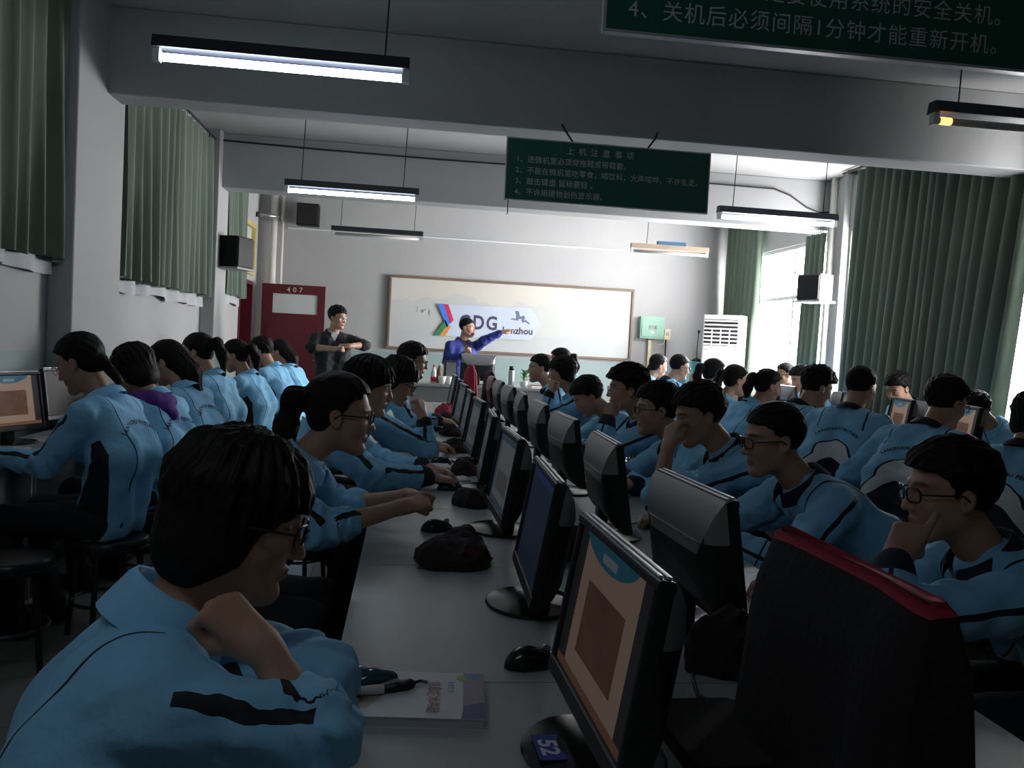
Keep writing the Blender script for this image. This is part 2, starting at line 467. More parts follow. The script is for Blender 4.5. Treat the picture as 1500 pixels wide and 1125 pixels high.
def cmat(name, c, rough=0.6): return mat(name, c, rough, var=0.04)
bn = empty('banner', (0.38, 12.54, 1.48), 0, 'pale blue cloth banner with four-colour chevron and lettering, stuck on the whiteboard', 'banner')
MT['banner'] = mat('banner_cloth', (0.44, 0.50, 0.60), 0.7, var=0.12, vscale=5, bmp=0.3, bscale=14)
MT['ink'] = cmat('banner_ink', (0.045, 0.035, 0.09))
MT['ink_grey'] = cmat('banner_grey_ink', (0.10, 0.13, 0.22))
def poly(pts, y=0.0, t=0.003):
    n = len(pts); vs = [(p[0], y, p[1]) for p in pts] + [(p[0], y - t, p[1]) for p in pts]
    return MB().add(vs, [tuple(range(n)), tuple(range(2 * n - 1, n - 1, -1))] + [(i, (i + 1) % n, n + (i + 1) % n, n + i) for i in range(n)])
poly([(0.02, .46), (1.38, .47), (1.55, .23), (1.4, .0), (0.0, .0), (.17, .235)], 0.0, 0.004).build('cloth', MT['banner'], bn)
for (nm, c, pts) in (('blue_stripe', (0.05, 0.15, 0.6), [(0.0, .46), (.085, .46), (.2, .2), (.155, .115)]),
                     ('red_stripe', (0.5, 0.02, 0.07), [(.085, .46), (.155, .46), (.245, .235), (.2, .18)]),
                     ('green_stripe', (0.02, 0.19, 0.07), [(-.03, .0), (.05, .0), (.16, .16), (.125, .235)]),
                     ('orange_stripe', (0.6, 0.25, 0.05), [(.05, .0), (.135, .0), (.21, .14), (.155, .165)])):
    poly(pts, -0.006, 0.002).build(nm, cmat('banner_' + nm, c), bn)
for ch, x in (('G', .33), ('D', .535), ('G', .725)):
    place_text(text_fit(ch, .16, .21, 0.03), 'letter', MT['ink'], bn, (x, -0.006, .115), (1, 0, 0), (0, 0, 1))
place_text(text_size('Lanzhou', .135, 0.004), 'lettering', MT['ink'], bn, (.965, -0.006, .085), (1, 0, 0), (0, 0, 1))
hm = MB()
for pts in ([(1.16, .3), (1.3, .31), (1.28, .36), (1.22, .34), (1.2, .42), (1.14, .42), (1.17, .36)], [(1.08, .29), (1.2, .28), (1.2, .3), (1.1, .31)], [(1.26, .25), (1.3, .27), (1.28, .31), (1.24, .3)], [(1.29, .27), (1.37, .23), (1.37, .25), (1.3, .3)]):
    q = poly(pts, -0.006, 0.002); hm.add(q.v, q.f)
hm.build('horse_drawing', MT['ink_grey'], bn)

# ------------------------------------------------------------------ green notice boards
MT['sign_green'] = mat('green_board', (0.008, 0.115, 0.072), 0.4, var=0.08)
MT['sign_text'] = cmat('board_lettering', (0.58, 0.62, 0.60))
_chars = {}; _adv = {}
def advance(ch, size, sp):
    k = (ch, sp)
    if k not in _adv:
        _adv[k] = text_mesh(ch + '上', 1.0, 0, sp)[0][:, 0].max() - text_mesh('上', 1.0, 0, sp)[0][:, 0].max()
    return _adv[k] * size
def notice(x0, y, z0, w, h, lines, label):
    r = empty('notice_board', (x0, y, z0), 0, label, 'notice board', 'green hanging notice boards')
    MB().box(0.008, -0.006, 0.008, w - 0.008, 0.014, h - 0.008).build('panel', MT['sign_green'], r)
    fr = MB().box(0, -0.01, 0, w, 0.018, 0.008).box(0, -0.01, h - 0.008, w, 0.018, h).box(0, -0.01, 0.008, 0.008, 0.018, h - 0.008).box(w - 0.008, -0.01, 0.008, w, 0.018, h - 0.008)
    fr.build('edge_frame', MT['silver'], r)
    for (body, x, z, size, sp) in lines:
        line = empty('text_line', (x, -0.0075, z), 0, None, None, None, r); cx = 0.0
        for ch in body:
            if ch != ' ':
                key = (ch, size)
                if key not in _chars:
                    v_, f_ = text_size(ch, size, 0.0, sp)
                    _chars[key] = MB().add([(p[0], 0, p[1]) for p in v_], f_).mesh('character'); _chars[key].materials.append(MT['sign_text'])
                c_ = obj('character', _chars[key], None, line); c_.location = (cx, 0, 0)
            cx += advance(ch, size, sp)
    return r
s1 = notice(0.60, 5.93, 2.385, 1.46, 0.43, [
    ('上 机 注 意 事 项', 0.42, 0.345, 0.056, 1.25),
    ('1、进微机室必须穿拖鞋或带鞋套。', 0.07, 0.268, 0.052, 1.02),
    ('2、不能在微机室吃零食，喝饮料，大声喧哗，不许乱走。', 0.07, 0.192, 0.052, 1.02),
    ('3、敲击键盘 鼠标要轻 。', 0.07, 0.118, 0.052, 1.02),
    ('4、不许用硬物划伤显示器。', 0.07, 0.043, 0.052, 1.02)],
    'green notice board with five lines of white writing hung below the middle beam')
for (xa, xb) in ((0.39, 0.46), (1.08, 1.0)):
    MB().tube([(xb, -0.005, 0.43), (xa + (xb - xa) * 0.2, 0.03, 0.52), (xa, 0.06, 0.56)], 0.007, 6).build('hanging_wire', MT['wire'], s1)
MB().tube([(0.03, 0.0, 0.0), (0.03, 0.0, -0.1)], 0.004, 6).build('dangling_wire', MT['wire'], s1)
s2 = notice(0.50, 2.42, 2.275, 1.46, 0.46, [
    ('器。', 1.17, 0.215, 0.062, 1.12),
    ('定要使用系统的安全关机。', 0.47, 0.135, 0.062, 1.10),
    ('4、关机后必须间隔1分钟才能重新开机。', 0.07, 0.05, 0.062, 1.10)],
    'nearest green notice board cut off by the top right of the picture')
for xa in (0.35, 1.1):
    MB().tube([(xa, 0.0, 0.46), (xa, 0.025, 0.62)], 0.006, 6).build('hanging_wire', MT['wire'], s2)

# ------------------------------------------------------------------ door, transom light, pipes
MT['maroon'] = mat('maroon_paint', (0.085, 0.007, 0.012), 0.4, var=0.15, vscale=3)
MT['yellow_paint'] = mat('yellow_paint', (0.5, 0.40, 0.14), 0.5, var=0.1)
MT['digit'] = cmat('door_digits', (0.5, 0.45, 0.45), 0.4)
dr = struct(empty('door_1', (-2.06, 12.2, 0.01)))
tag(dr, 'open maroon door with a small frosted window and the number 407', 'door')
DW, DH = 0.86, 2.06
wx0, wx1, wz0, wz1 = 0.15, 0.76, 1.66, 1.93
d = MB().box(0, 0, 0, DW, 0.04, wz0).box(0, 0, wz1, DW, 0.04, DH).box(0, 0, wz0, wx0, 0.04, wz1).box(wx1, 0, wz0, DW, 0.04, wz1)
d.build('door_leaf', MT['maroon'], dr)
MB().box(wx0, 0.012, wz0, wx1, 0.024, wz1).build('pane', MT['frosted'], dr)
for (a, b, c2, e) in ((0.08, 0.15, DW - 0.08, 0.62), (0.08, 0.75, DW - 0.08, 1.5)):
    MB().rbox(a, -0.008, b, c2, 0.0, e, 0.01, axis=1).build('raised_panel', MT['maroon'], dr)
for k, ch in enumerate('407'):
    place_text(text_fit(ch, .045, .07, 0.01), 'digit', MT['digit'], dr, (0.335 + k * 0.085, -0.003, 1.955), (1, 0, 0), (0, 0, 1))
MB().tube([(DW - 0.06, 0.0, 1.02), (DW - 0.06, -0.05, 1.02), (DW - 0.15, -0.05, 1.02)], 0.009, 8).build('door_handle', MT['steel'], dr, True)
df = struct(empty('trim_1', (XL, DY0, 0)))
for (a, b) in ((0, 0.05), (DY1 - DY0 - 0.05, DY1 - DY0)):
    MB().box(-0.2, a, 0, 0.015, b, DZ).build('jamb', MT['maroon'], df)
MB().box(-0.2, 0.05, DZ - 0.05, 0.015, DY1 - DY0 - 0.05, DZ).build('lintel', MT['maroon'], df)
tw = struct(empty('window_5', (XL - 0.03, DY0, TZ0)))
tag(tw, 'yellow framed transom light above the doorway', 'window')
W, H = DY1 - DY0, TZ1 - TZ0
fr = MB().box(-.03, 0, 0, .06, W, .06).box(-.03, 0, H - .06, .06, W, H).box(-.03, 0, .06, .06, .06, H - .06).box(-.03, W - .06, .06, .06, W, H - .06)
fr.build('window_frame', MT['yellow_paint'], tw)
MB().box(-.03, .06, H / 2 - .015, .05, W - .06, H / 2 + .015).build('glazing_bar', MT['yellow_paint'], tw)
for (z0, z1) in ((.06, H / 2 - .015), (H / 2 + .015, H - .06)):
    MB().box(0, .06, z0, .006, W - .06, z1).build('pane', MT['frosted'], tw)
for (x, r, lab) in ((-1.98, 0.05, 'thick pale drain pipe in the front left corner'), (-1.86, 0.022, 'thin pale pipe beside the thick drain pipe')):
    p = empty('drain_pipe', (x, 12.48, 0), 0, lab, 'pipe')
    MB().tube([(0, 0, 0), (0, 0, ZC)], r, 16).build('pipe', MT['pvc'], p, True)
    for z in (0.6, 2.05, 3.0):
        MB().tube([(0, 0, z), (0, 0, z + 0.06)], r * 1.18, 16).build('coupling', MT['pvc'], p, True)
pp = empty('branch_pipe', (-2.2, 12.3, 3.02), 0, 'short horizontal pipe leaving the drain pipe near the ceiling', 'pipe')
MB().tube([(0, 0, 0), (0.3, 0.1, 0.0)], 0.025, 12).build('pipe', MT['steel'], pp, True)
MB().tube([(0.0, 0, 0), (0.04, 0.013, 0)], 0.035, 12).build('valve', MT['dark_steel'], pp, True)
cd = struct(MB().box(-1.8, 12.575, 2.89, 4.4, 12.6, 2.905).build('trim_2', MT['alu']))
cb = MB().tube([(-2.05, 9.43, 3.385), (-1, 9.435, 3.37), (0.2, 9.435, 3.365), (1.2, 9.43, 3.37), (2.6, 9.43, 3.34), (3.3, 9.43, 3.335), (4.05, 9.43, 3.33), (4.25, 9.43, 3.27), (4.45, 9.43, 3.15), (4.6, 9.42, 3.1), (4.72, 9.42, 3.11)], 0.009, 6).build('beam_cable', MT['wire'], None, True)
tag(cb, 'thin cable running along the far beam and drooping at its right end', 'cable')
rp = MB().tube([(4.69, 9.25, 0.0), (4.69, 9.25, ZC)], 0.035, 12).build('riser_pipe', MT['pvc'], None, True)
tag(rp, 'vertical pale pipe on the speaker pillar by the window', 'pipe')
# ================================================================== LAMPS, SPEAKERS, FIXTURES
def lamp(x0, x1, y, z, state, label, zc=ZC, wires=(0.12, 0.88)):
    L = x1 - x0
    r = empty('tube_lamp', (x0, y, z), 0, label, 'lamp', 'hanging fluorescent tube lamps')
    hm = MT['fixture_pale'] if state == 'pale' else MT['fixture']
    h = MB(); h.add([(0, -.045, .0), (0, .045, .0), (0, .03, .055), (0, -.03, .055), (L, -.045, .0), (L, .045, .0), (L, .03, .055), (L, -.03, .055)],
        [(0, 1, 2, 3), (4, 7, 6, 5), (0, 4, 5, 1), (1, 5, 6, 2), (2, 6, 7, 3), (3, 7, 4, 0)])
    h.build('housing', hm, r)
    tz = -0.035
    MB().tube([(0.035, 0, tz), (L - 0.035, 0, tz)], 0.0175, 12).build('tube', MT['tube_on'] if state == 'on' else MT['tube_off'], r, True)
    for xx in (0.0, L - 0.03):
        MB().box(xx, -.02, tz - .022, xx + .03, .02, 0.0).build('lamp_holder', MT['white_plastic'], r)
    if state == 'glow':
        MB().tube([(0.04, 0, tz), (0.1, 0, tz)], 0.0185, 12).build('glowing_end', MT['tube_glow'], r, True)
    for k, f in enumerate(wires):
        MB().tube([(L * f, 0, .055), (L * f + 0.01, 0, (zc - z) * 0.5), (L * f + 0.025, 0, zc - z)], 0.004, 5).build('hanging_wire', MT['wire'], r)
    return r
lamp(-1.2, -0.06, 4.06, 2.62, 'on', 'lit tube lamp hanging nearest the camera, upper left', wires=(0.9,))
lamp(-1.2, -0.06, 0.55, 2.62, 'on', 'added lit tube lamp, unseen behind the camera, left')  # added out of view to light the foreground girl
lamp(-1.1, 0.02, 7.42, 2.62, 'on', 'lit tube lamp hanging on the left beyond the middle beam')
lamp(2.58, 3.66, 7.15, 2.62, 'on', 'lit tube lamp hanging on the right beyond the middle beam')
lamp(2.48, 3.6, 3.96, 2.62, 'glow', 'failing tube lamp glowing orange at one end, upper right')
lamp(-0.97, 0.1, 10.25, 2.62, 'off', 'unlit dark tube lamp before the front wall, left of the whiteboard', wires=(0.1, 0.9))
fl = lamp(2.55, 3.5, 9.95, 2.62, 'pale', 'unlit pale tube lamp before the front wall with a blue ballast box', wires=(0.2,))
MB().rbox(0.32, -.04, .055, .66, .03, .095, .008, axis=0).build('ballast_box', mat('blue_box', (0.05, 0.17, 0.33), 0.5), fl)

def wall_speaker(loc, rz, w, d, h, mt, label, shelf=None, grille=True):
    r = empty('wall_speaker', loc, rz, label, 'speaker', 'wall speakers')
    MB().rbox(-w / 2, -d / 2, 0, w / 2, d / 2, h, 0.015, axis=2).build('cabinet', mt, r, 'auto')
    MB().rbox(-w / 2 + .012, -d / 2 - .012, 0.015, w / 2 - .012, -d / 2, h - .015, 0.01, axis=1).build('grille', MT['black_plastic'], r, 'auto')
    if shelf: MB().box(-w / 2 - .02, -d / 2 - .02, -.02, w / 2 + .02, d / 2 + .03, 0).build('shelf', shelf, r)
    MB().box(-.02, d / 2, .08, .02, d / 2 + .1, .12).build('bracket', MT['dark_steel'], r)
    return r
wall_speaker((-1.9, 9.55, 2.06), math.radians(70), 0.32, 0.22, 0.33, MT['speaker_black'], 'black speaker on the left wall pillar', MT['hood'])
wall_speaker((-1.5, 12.4, 2.92), 0, 0.30, 0.22, 0.30, MT['speaker_black'], 'black speaker high in the front left corner')
wall_speaker((4.47, 9.12, 2.06), math.radians(-62), 0.3, 0.24, 0.29, MT['speaker_grey'], 'grey speaker on a white shelf on the right pillar', MT['white_plastic'])

# air conditioner cabinet
ac = empty('air_conditioner', (4.29, 11.33, 0), math.radians(-36), 'white floor standing air conditioner beside the bright window', 'air conditioner')
w, dd, h = 0.52, 0.36, 1.95
MB().rbox(-w / 2, -dd / 2, 0, w / 2, dd / 2, h, 0.03, axis=2).build('cabinet', MT['white_plastic'], ac, 'auto')
MB().box(-w / 2 + .03, -dd / 2 - .004, h - .42, w / 2 - .03, -dd / 2 + .01, h - .06).build('vent_recess', MT['black_plastic'], ac)
for k in range(7):
    z = h - .41 + k * .053
    MB().box(-w / 2 + .03, -dd / 2 - .016, z, w / 2 - .03, -dd / 2 - .002, z + .02).build('louver', MT['white_plastic'], ac)
for x in (-.12, 0, .12):
    MB().box(x - .006, -dd / 2 - .012, h - .42, x + .006, -dd / 2 - .004, h - .2).build('vane', MT['white_plastic'], ac)
MB().box(-.05, -dd / 2 - .006, h - .98, .05, -dd / 2, h - .62).build('control_panel', MT['hood'], ac)
MB().box(-.02, -dd / 2 - .008, h - .84, .02, -dd / 2 - .004, h - .68).build('display', mat('ac_display', (0.05, 0.06, 0.25), 0.2), ac)
MB().box(.13, -dd / 2 - .003, h - .6, .21, -dd / 2, h - .48).build('energy_sticker', mat('sticker_blue', (0.35, 0.55, 0.75), 0.5), ac)
MB().box(-.22, -dd / 2 - .003, h - .475, -.17, -dd / 2, h - .465).build('badge', MT['hood'], ac)

# electric box and meter on the front wall
eb = empty('electric_box', (3.42, 12.5, 1.6), 0, 'pale green electric box on the front wall right of the whiteboard', 'electric box')
MT['box_green'] = mat('box_green', (0.24, 0.45, 0.33), 0.45, var=0.06)
MB().rbox(0, 0, 0, .37, .1, .33, 0.012, axis=1).build('case', MT['box_green'], eb, 'auto')
MB().rbox(.02, -.012, .03, .35, 0, .31, .01, axis=1).build('lid', MT['box_green'], eb, 'auto')
MB().box(.13, -.018, .14, .245, -.012, .2).build('viewing_window', MT['black_gloss'], eb)
MB().box(.16, -.018, .085, .21, -.012, .11).build('name_plate', MT['silver'], eb)
MB().box(.13, .03, -.02, .24, .09, 0).build('cable_gland', MT['wood_brown'], eb)
cdm = mat('conduit_cream', (0.62, 0.52, 0.36), 0.5)
MB().box(.15, .05, -1.6, .2, .09, -.02).build('conduit', cdm, eb)
mb = empty('meter_box', (3.8, 12.5, 1.6), 0, 'small cream meter box beside the green electric box', 'meter')
MB().rbox(0, 0, 0, .09, .09, .16, .008, axis=1).build('case', cdm, mb, 'auto')
MB().box(.02, -.004, .06, .07, 0, .11).build('dial', MT['hood'], mb)
MB().tube([(.045, .06, 0), (.045, .06, -.35)], .012, 8).build('cable', MT['wire'], mb)
MB().tube([(-.17, .02, -.03), (-.1, 0, -.09), (.0, .01, -.06), (.02, .05, 0.0)], .007, 6).build('loop_cable', cdm, mb)

# teal cabinet with microphone, papers
tc = empty('cabinet', (4.02, 11.75, 0), 0, 'teal cabinet below the table microphone', 'cabinet')
MT['teal'] = mat('teal_paint', (0.10, 0.30, 0.34), 0.45, var=0.1)
MB().rbox(-.17, -.2, 0, .19, .2, 1.3, .012, axis=2).build('body', MT['teal'], tc, 'auto')
MB().box(-.14, -.212, .08, .16, -.2, 1.2).build('cabinet_door', MT['teal'], tc)
MB().box(-.12, -.22, .98, .0, -.212, 1.12).build('paper_label', MT['wood_brown'], tc)
mic = empty('table_microphone', (4.05, 11.72, 1.3), 0, 'thin gooseneck microphone standing on the teal cabinet', 'microphone')
MB().lathe([(0.0, 0), (.075, 0), (.075, .015), (.05, .035), (.015, .05), (0.0, .05)], 16).build('base', MT['black_plastic'], mic, True)
MB().tube([(0, 0, .05), (0, 0, .2), (.01, 0, .4)], .006, 8).build('gooseneck', MT['dark_steel'], mic, True)
MB().tube([(.01, 0, .4), (.012, 0, .445)], .016, 10).build('head', MT['black_plastic'], mic, True)

# ================================================================== DESKS
def desk(x0, x1, y0, y1, z, label, cat='desk', group='pale computer desks'):
    r = empty('computer_desk', ((x0 + x1) / 2, (y0 + y1) / 2, 0), 0, label, cat, group)
    hx, hy = (x1 - x0) / 2, (y1 - y0) / 2 - 0.002
    MB().rbox(-hx, -hy, z - .028, hx, hy, z, .008, axis=2).build('desk_top', MT['desk_top'], r)
    for s in (-1, 1):
        MB().box(-hx + .04, s * (hy - .02) - .009, 0, hx - .04, s * (hy - .02) + .009, z - .028).build('side_panel', MT['desk_side'], r)
    MB().box(-.01, -hy + .03, .12, .01, hy - .03, z - .028).build('modesty_panel', MT['desk_side'], r)
    for s in (-1, 1):
        if hx > 0.3: MB().box(s * hx * .35 - .15, -hy + .06, z - .11, s * hx * .35 + .15, hy - .06, z - .095).build('keyboard_tray', MT['desk_side'], r)
    return r
ORD = ['first', 'second', 'third', 'fourth', 'fifth', 'sixth', 'seventh', 'eighth', 'ninth', 'tenth', 'eleventh', 'twelfth']
YD = [0.72 + 0.82 * k for k in range(11)]
for k in range(10):
    desk(-0.11, 1.06, YD[k], YD[k + 1], 0.75, 'pale double desk of the middle row, %s from the camera' % ORD[k])
for k in range(8):
    desk(2.86, 3.9, 2.3 + k * .85, 2.3 + (k + 1) * .85, 0.75, 'pale double desk of the window row, %s from the camera' % ORD[k])
for k in range(8):
    desk(XL + .16, -1.76, 2.78 + k * .82, 2.78 + (k + 1) * .82, 0.75, 'narrow pale desk along the left wall, %s from the camera' % ORD[k])
td = empty('teacher_desk', (1.0, 10.3, 0), 0, 'teacher desk at the head of the middle row before the whiteboard', 'desk')
MB().rbox(-1.1, -.3, .86, 1.1, .32, .89, .01, axis=2).build('desk_top', MT['desk_top'], td)
MB().box(-1.05, -.28, 0, 1.05, -.25, .86).build('front_panel', MT['desk_side'], td)
for s in (-1, 1): MB().box(s * 1.03 - .012, -.25, 0, s * 1.03 + .012, .3, .86).build('side_panel', MT['desk_side'], td)

# ================================================================== MONITORS
def screen_mat(name, kind):
    """flat print of what the screen shows; object coordinates: y across, z up"""
    mt, nt, bs = new_mat(name)
    tc = nt.nodes.new('ShaderNodeUVMap'); sp = nt.nodes.new('ShaderNodeSeparateXYZ'); nt.links.new(tc.outputs[0], sp.inputs[0])
    u, v = sp.outputs[0], sp.outputs[1]
    def box(a, b, c, d):
        return mth(nt, 'MULTIPLY', mth(nt, 'MULTIPLY', mth(nt, 'GREATER_THAN', u, a), mth(nt, 'LESS_THAN', u, b)), mth(nt, 'MULTIPLY', mth(nt, 'GREATER_THAN', v, c), mth(nt, 'LESS_THAN', v, d)))
    if kind.startswith('page'):
        c = mixc(nt, box(.12, .88, 0.06, 1.0), (0.06, 0.055, 0.06), (0.80, 0.54, 0.42))
        pic = mixc(nt, noise(nt, tc.outputs[0], 5, 4, 0.6), (0.14, 0.06, 0.03), (0.42, 0.22, 0.13))
        c = mixc(nt, box(.24, .76, .2, .7), c, pic)
        du = mth(nt, 'MULTIPLY', mth(nt, 'SUBTRACT', u, .45), 2.6); dv = mth(nt, 'MULTIPLY', mth(nt, 'SUBTRACT', v, 1.06), 4.6)
        dd = mth(nt, 'ADD', mth(nt, 'POWER', mth(nt, 'ABSOLUTE', du), 2), mth(nt, 'POWER', mth(nt, 'ABSOLUTE', dv), 2))
        c = mixc(nt, mth(nt, 'LESS_THAN', dd, 1.0), c, (0.05, 0.28, 0.42))
        c = mixc(nt, box(.36, .56, .88, .94), c, (0.45, 0.6, 0.66))
        c = mixc(nt, box(.0, 1.0, .0, .06), c, (0.45, 0.22, 0.12)); e = 0.22 if name == 'screen_page' else 0.075
    elif kind == 'off':
        c = mixc(nt, u, (0.01, 0.01, 0.012), (0.012, 0.012, 0.014)); e = 0.1
    elif kind == 'blue':
        c = mixc(nt, noise(nt, tc.outputs[0], 2, 2), (0.025, 0.045, 0.10), (0.05, 0.08, 0.16))
        c = mixc(nt, box(.0, 1.0, .92, 1.0), c, (0.05, 0.10, 0.35)); e = 0.10
    else:
        c = mixc(nt, box(.1, .9, 0.08, .9), (0.16, 0.22, 0.34), (0.45, 0.47, 0.48))
        c = mixc(nt, box(.18, .82, .2, .5), c, (0.28, 0.27, 0.26)); e = 0.09
    nt.links.new(c, bs.inputs['Emission Color']); bs.inputs['Emission Strength'].default_value = e
    bs.inputs['Base Color'].default_value = (0.01, 0.01, 0.012, 1); bs.inputs['Roughness'].default_value = 0.45; bs.inputs['Specular IOR Level'].default_value = 0.2
    return mt
for k in ('page', 'page_dim', 'blue', 'doc', 'off'): MT['screen_' + k] = screen_mat('screen_' + k, k)
MT['badge_blue'] = mat('badge_blue', (0.02, 0.05, 0.3), 0.4)
MT['badge_white'] = mat('badge_white', (0.6, 0.65, 0.75), 0.4)
_mon = {}
def monitor_meshes(W, H, z0):
    key = (W, H, z0)
    if key in _mon: return _mon[key]
    T = Matrix.Translation((0, 0, z0)) @ Matrix.Rotation(math.radians(9), 4, 'Y')
    b = 0.018; P = {}
    fr = MB()
    fr.rbox(-.012, -W / 2, 0, .014, W / 2, .03, .006, axis=1, M=T).rbox(-.012, -W / 2, H - b, .014, W / 2, H, .006, axis=1, M=T)
    fr.rbox(-.012, -W / 2, .03, .014, -W / 2 + b, H - b, .006, axis=2, M=T).rbox(-.012, W / 2 - b, .03, .014, W / 2, H - b, .006, axis=2, M=T)
    P['bezel'] = fr.mesh('bezel')
    s = [T @ Vector(p) for p in ((-.004, -W / 2 + b, .03), (-.004, W / 2 - b, .03), (-.004, W / 2 - b, H - b), (-.004, -W / 2 + b, H - b))]
    me = MB().add(s, [(3, 2, 1, 0)]).mesh('screen')
    uv = me.uv_layers.new(name='UVMap'); mp = {0: (1, 0), 1: (0, 0), 2: (0, 1), 3: (1, 1)}
    for p in me.polygons:
        for li, vi in zip(p.loop_indices, p.vertices): uv.data[li].uv = mp[vi]
    P['screen'] = me
    st = MB().rbox(-.0095, -W / 2 + .012, H, -.0035, W / 2 - .012, H + .0035, .001, axis=1, M=T).rbox(.0035, -W / 2 + .012, H, .0105, W / 2 - .012, H + .0035, .001, axis=1, M=T)
    P['silver_strip'] = st.mesh('silver_strip')
    # rear housing: superellipse sections that shrink towards the back
    def shell(za, zb, top):
        rows = []
        for (x, kw, kt, kb) in ((.014, .49, 0, 0), (.024, .485, .012, .01), (.04, .46, .035, .03), (.055, .41, .075, .06), (.062, .33, .12, .09)):
            row = []
            zt = H - kt if top else zb - 0.0; z1 = zt; z2 = za if top else 0.0 + kb
            if not top: z1 = min(zb, H - kt)
            n = 10
            for i in range(n + 1):
                row.append(T @ Vector((x, -W * kw, z2 + (z1 - z2) * i / n)))
            for i in range(1, n):
                row.append(T @ Vector((x, -W * kw + 2 * W * kw * i / n, z1)))
            for i in range(n + 1):
                row.append(T @ Vector((x, W * kw, z1 + (z2 - z1) * i / n)))
            for i in range(1, n):
                row.append(T @ Vector((x, W * kw - 2 * W * kw * i / n, z2)))
            rows.append(row)
        q = MB(); nn = len(rows[0])
        q.add([p for r_ in rows for p in r_], [(i * nn + k, i * nn + (k + 1) % nn, (i + 1) * nn + (k + 1) % nn, (i + 1) * nn + k) for i in range(len(rows) - 1) for k in range(nn)] + [tuple(range((len(rows) - 1) * nn, len(rows) * nn))])
        return q
    P['rear_hood'] = shell(H * .68, H, True).mesh('rear_hood')
    P['rear_shell'] = shell(0, H * .68, False).mesh('rear_shell')
    nk = MB().rbox(.03, -.035, .008, .065, .035, z0 + H * .45, .012, axis=2)
    P['stand_neck'] = nk.mesh('stand_neck')
    P['stand_base'] = MB().lathe([(0, 0), (.118, 0), (.122, .004), (.118, .009), (.06, .016), (0, .018)], 28, (.02, 0, 0), 0.92, 1.06).mesh('stand_base')
    for nme, mt in (('bezel', 'black_plastic'), ('silver_strip', 'silver'), ('rear_hood', 'hood'), ('rear_shell', 'black_plastic'), ('stand_neck', 'black_plastic'), ('stand_base', 'black_gloss')):
        P[nme].materials.append(MT[mt])
    for nme in ('rear_hood', 'rear_shell', 'stand_base'):
        P[nme].polygons.foreach_set('use_smooth', [True] * len(P[nme].polygons)); P[nme].set_sharp_from_angle(angle=math.radians(35))
    _mon[key] = P; return P
def monitor(x, y, z, face, kind, label, group, W=.435, H=.285, z0=.05, turn=0.0):
    """face -1: screen looks towards -x"""
    P = monitor_meshes(W, H, z0)
    r = empty('monitor', (x, y, z), (0 if face < 0 else math.pi) + math.radians(turn), label, 'monitor', group)
    for nme in ('bezel', 'silver_strip', 'rear_hood', 'rear_shell', 'stand_neck', 'stand_base'): obj(nme, P[nme], None, r)
    s = P['screen'].copy(); s.materials.append(MT['screen_' + kind]); obj('screen', s, None, r)
    return r
LM = [1.26, 2.02, 2.84, 3.66, 4.5, 5.32, 6.14, 6.96, 7.8]
for k, y in enumerate(LM):
    mo = monitor(0.29 + 0.012 * k, y, .75, -1, 'page_dim' if k == 0 else ('blue' if k < 2 else 'doc'),
            'black monitor on the left side of the middle row, %s from the camera' % ORD[k] if k else 'nearest black monitor showing a cream page with a brown picture',
            'monitors on the left side of the middle row', turn=(2, -2, 1, -3, 2, 0, 3, -2, 1)[k])
    if k == 0:
        MB().box(-.072, -.045, .0140, -.030, .035, .0158).build('number_sticker', MT['badge_blue'], mo)
        place_text(text_fit('52', .05, .03, 0.03), 'sticker_number', MT['badge_white'], mo, (-.066, .018, .0162), (0, -1, 0), (1, 0, 0))
RMY = [(1.87, 0), (2.8, 0), (3.66, 0), (4.5, 0), (5.35, 0), (6.2, 1), (7.05, 1), (7.9, 0)]
for k, (y, c) in enumerate(RMY):
    monitor(0.70 + 0.018 * k, y, .75, 1, 'doc', 'grey hooded monitor on the right side of the middle row, %s from the camera' % ORD[k],
            'monitors on the right side of the middle row', turn=(3, -2, 2, 0, -3, 2, 1, 0)[k])
for k, y in enumerate([3.35, 4.05, 4.75, 5.42, 6.1, 6.8, 7.5, 8.3]):
    monitor(3.28, y, .75, -1, 'page', 'monitor with a cream page on the window row, %s from the camera' % ORD[k], 'monitors on the window row facing the room', W=.39, H=.33, z0=.085, turn=-12)
for k, y in enumerate([4.3, 5.4, 6.5, 7.6]):
    monitor(3.56, y, .75, 1, 'doc', 'monitor on the window row turned to the window, %s from the camera' % ORD[k], 'monitors on the window row facing the window', W=.39, H=.31, z0=.085)
for k, y in enumerate([3.75, 4.58, 5.3, 6.05, 6.8, 7.55, 8.3]):
    monitor(-1.96, y, .75, 1, 'page' if k == 1 else 'off', 'monitor on the left wall desks, %s from the camera' % ORD[k], 'monitors along the left wall', W=.40, H=.30, z0=.06, turn=-18)
monitor(0.83, 10.3, .89, -1, 'doc', 'black monitor on the teacher desk seen from behind', 'teacher monitor', W=.42, H=.32, z0=.05, turn=-90)
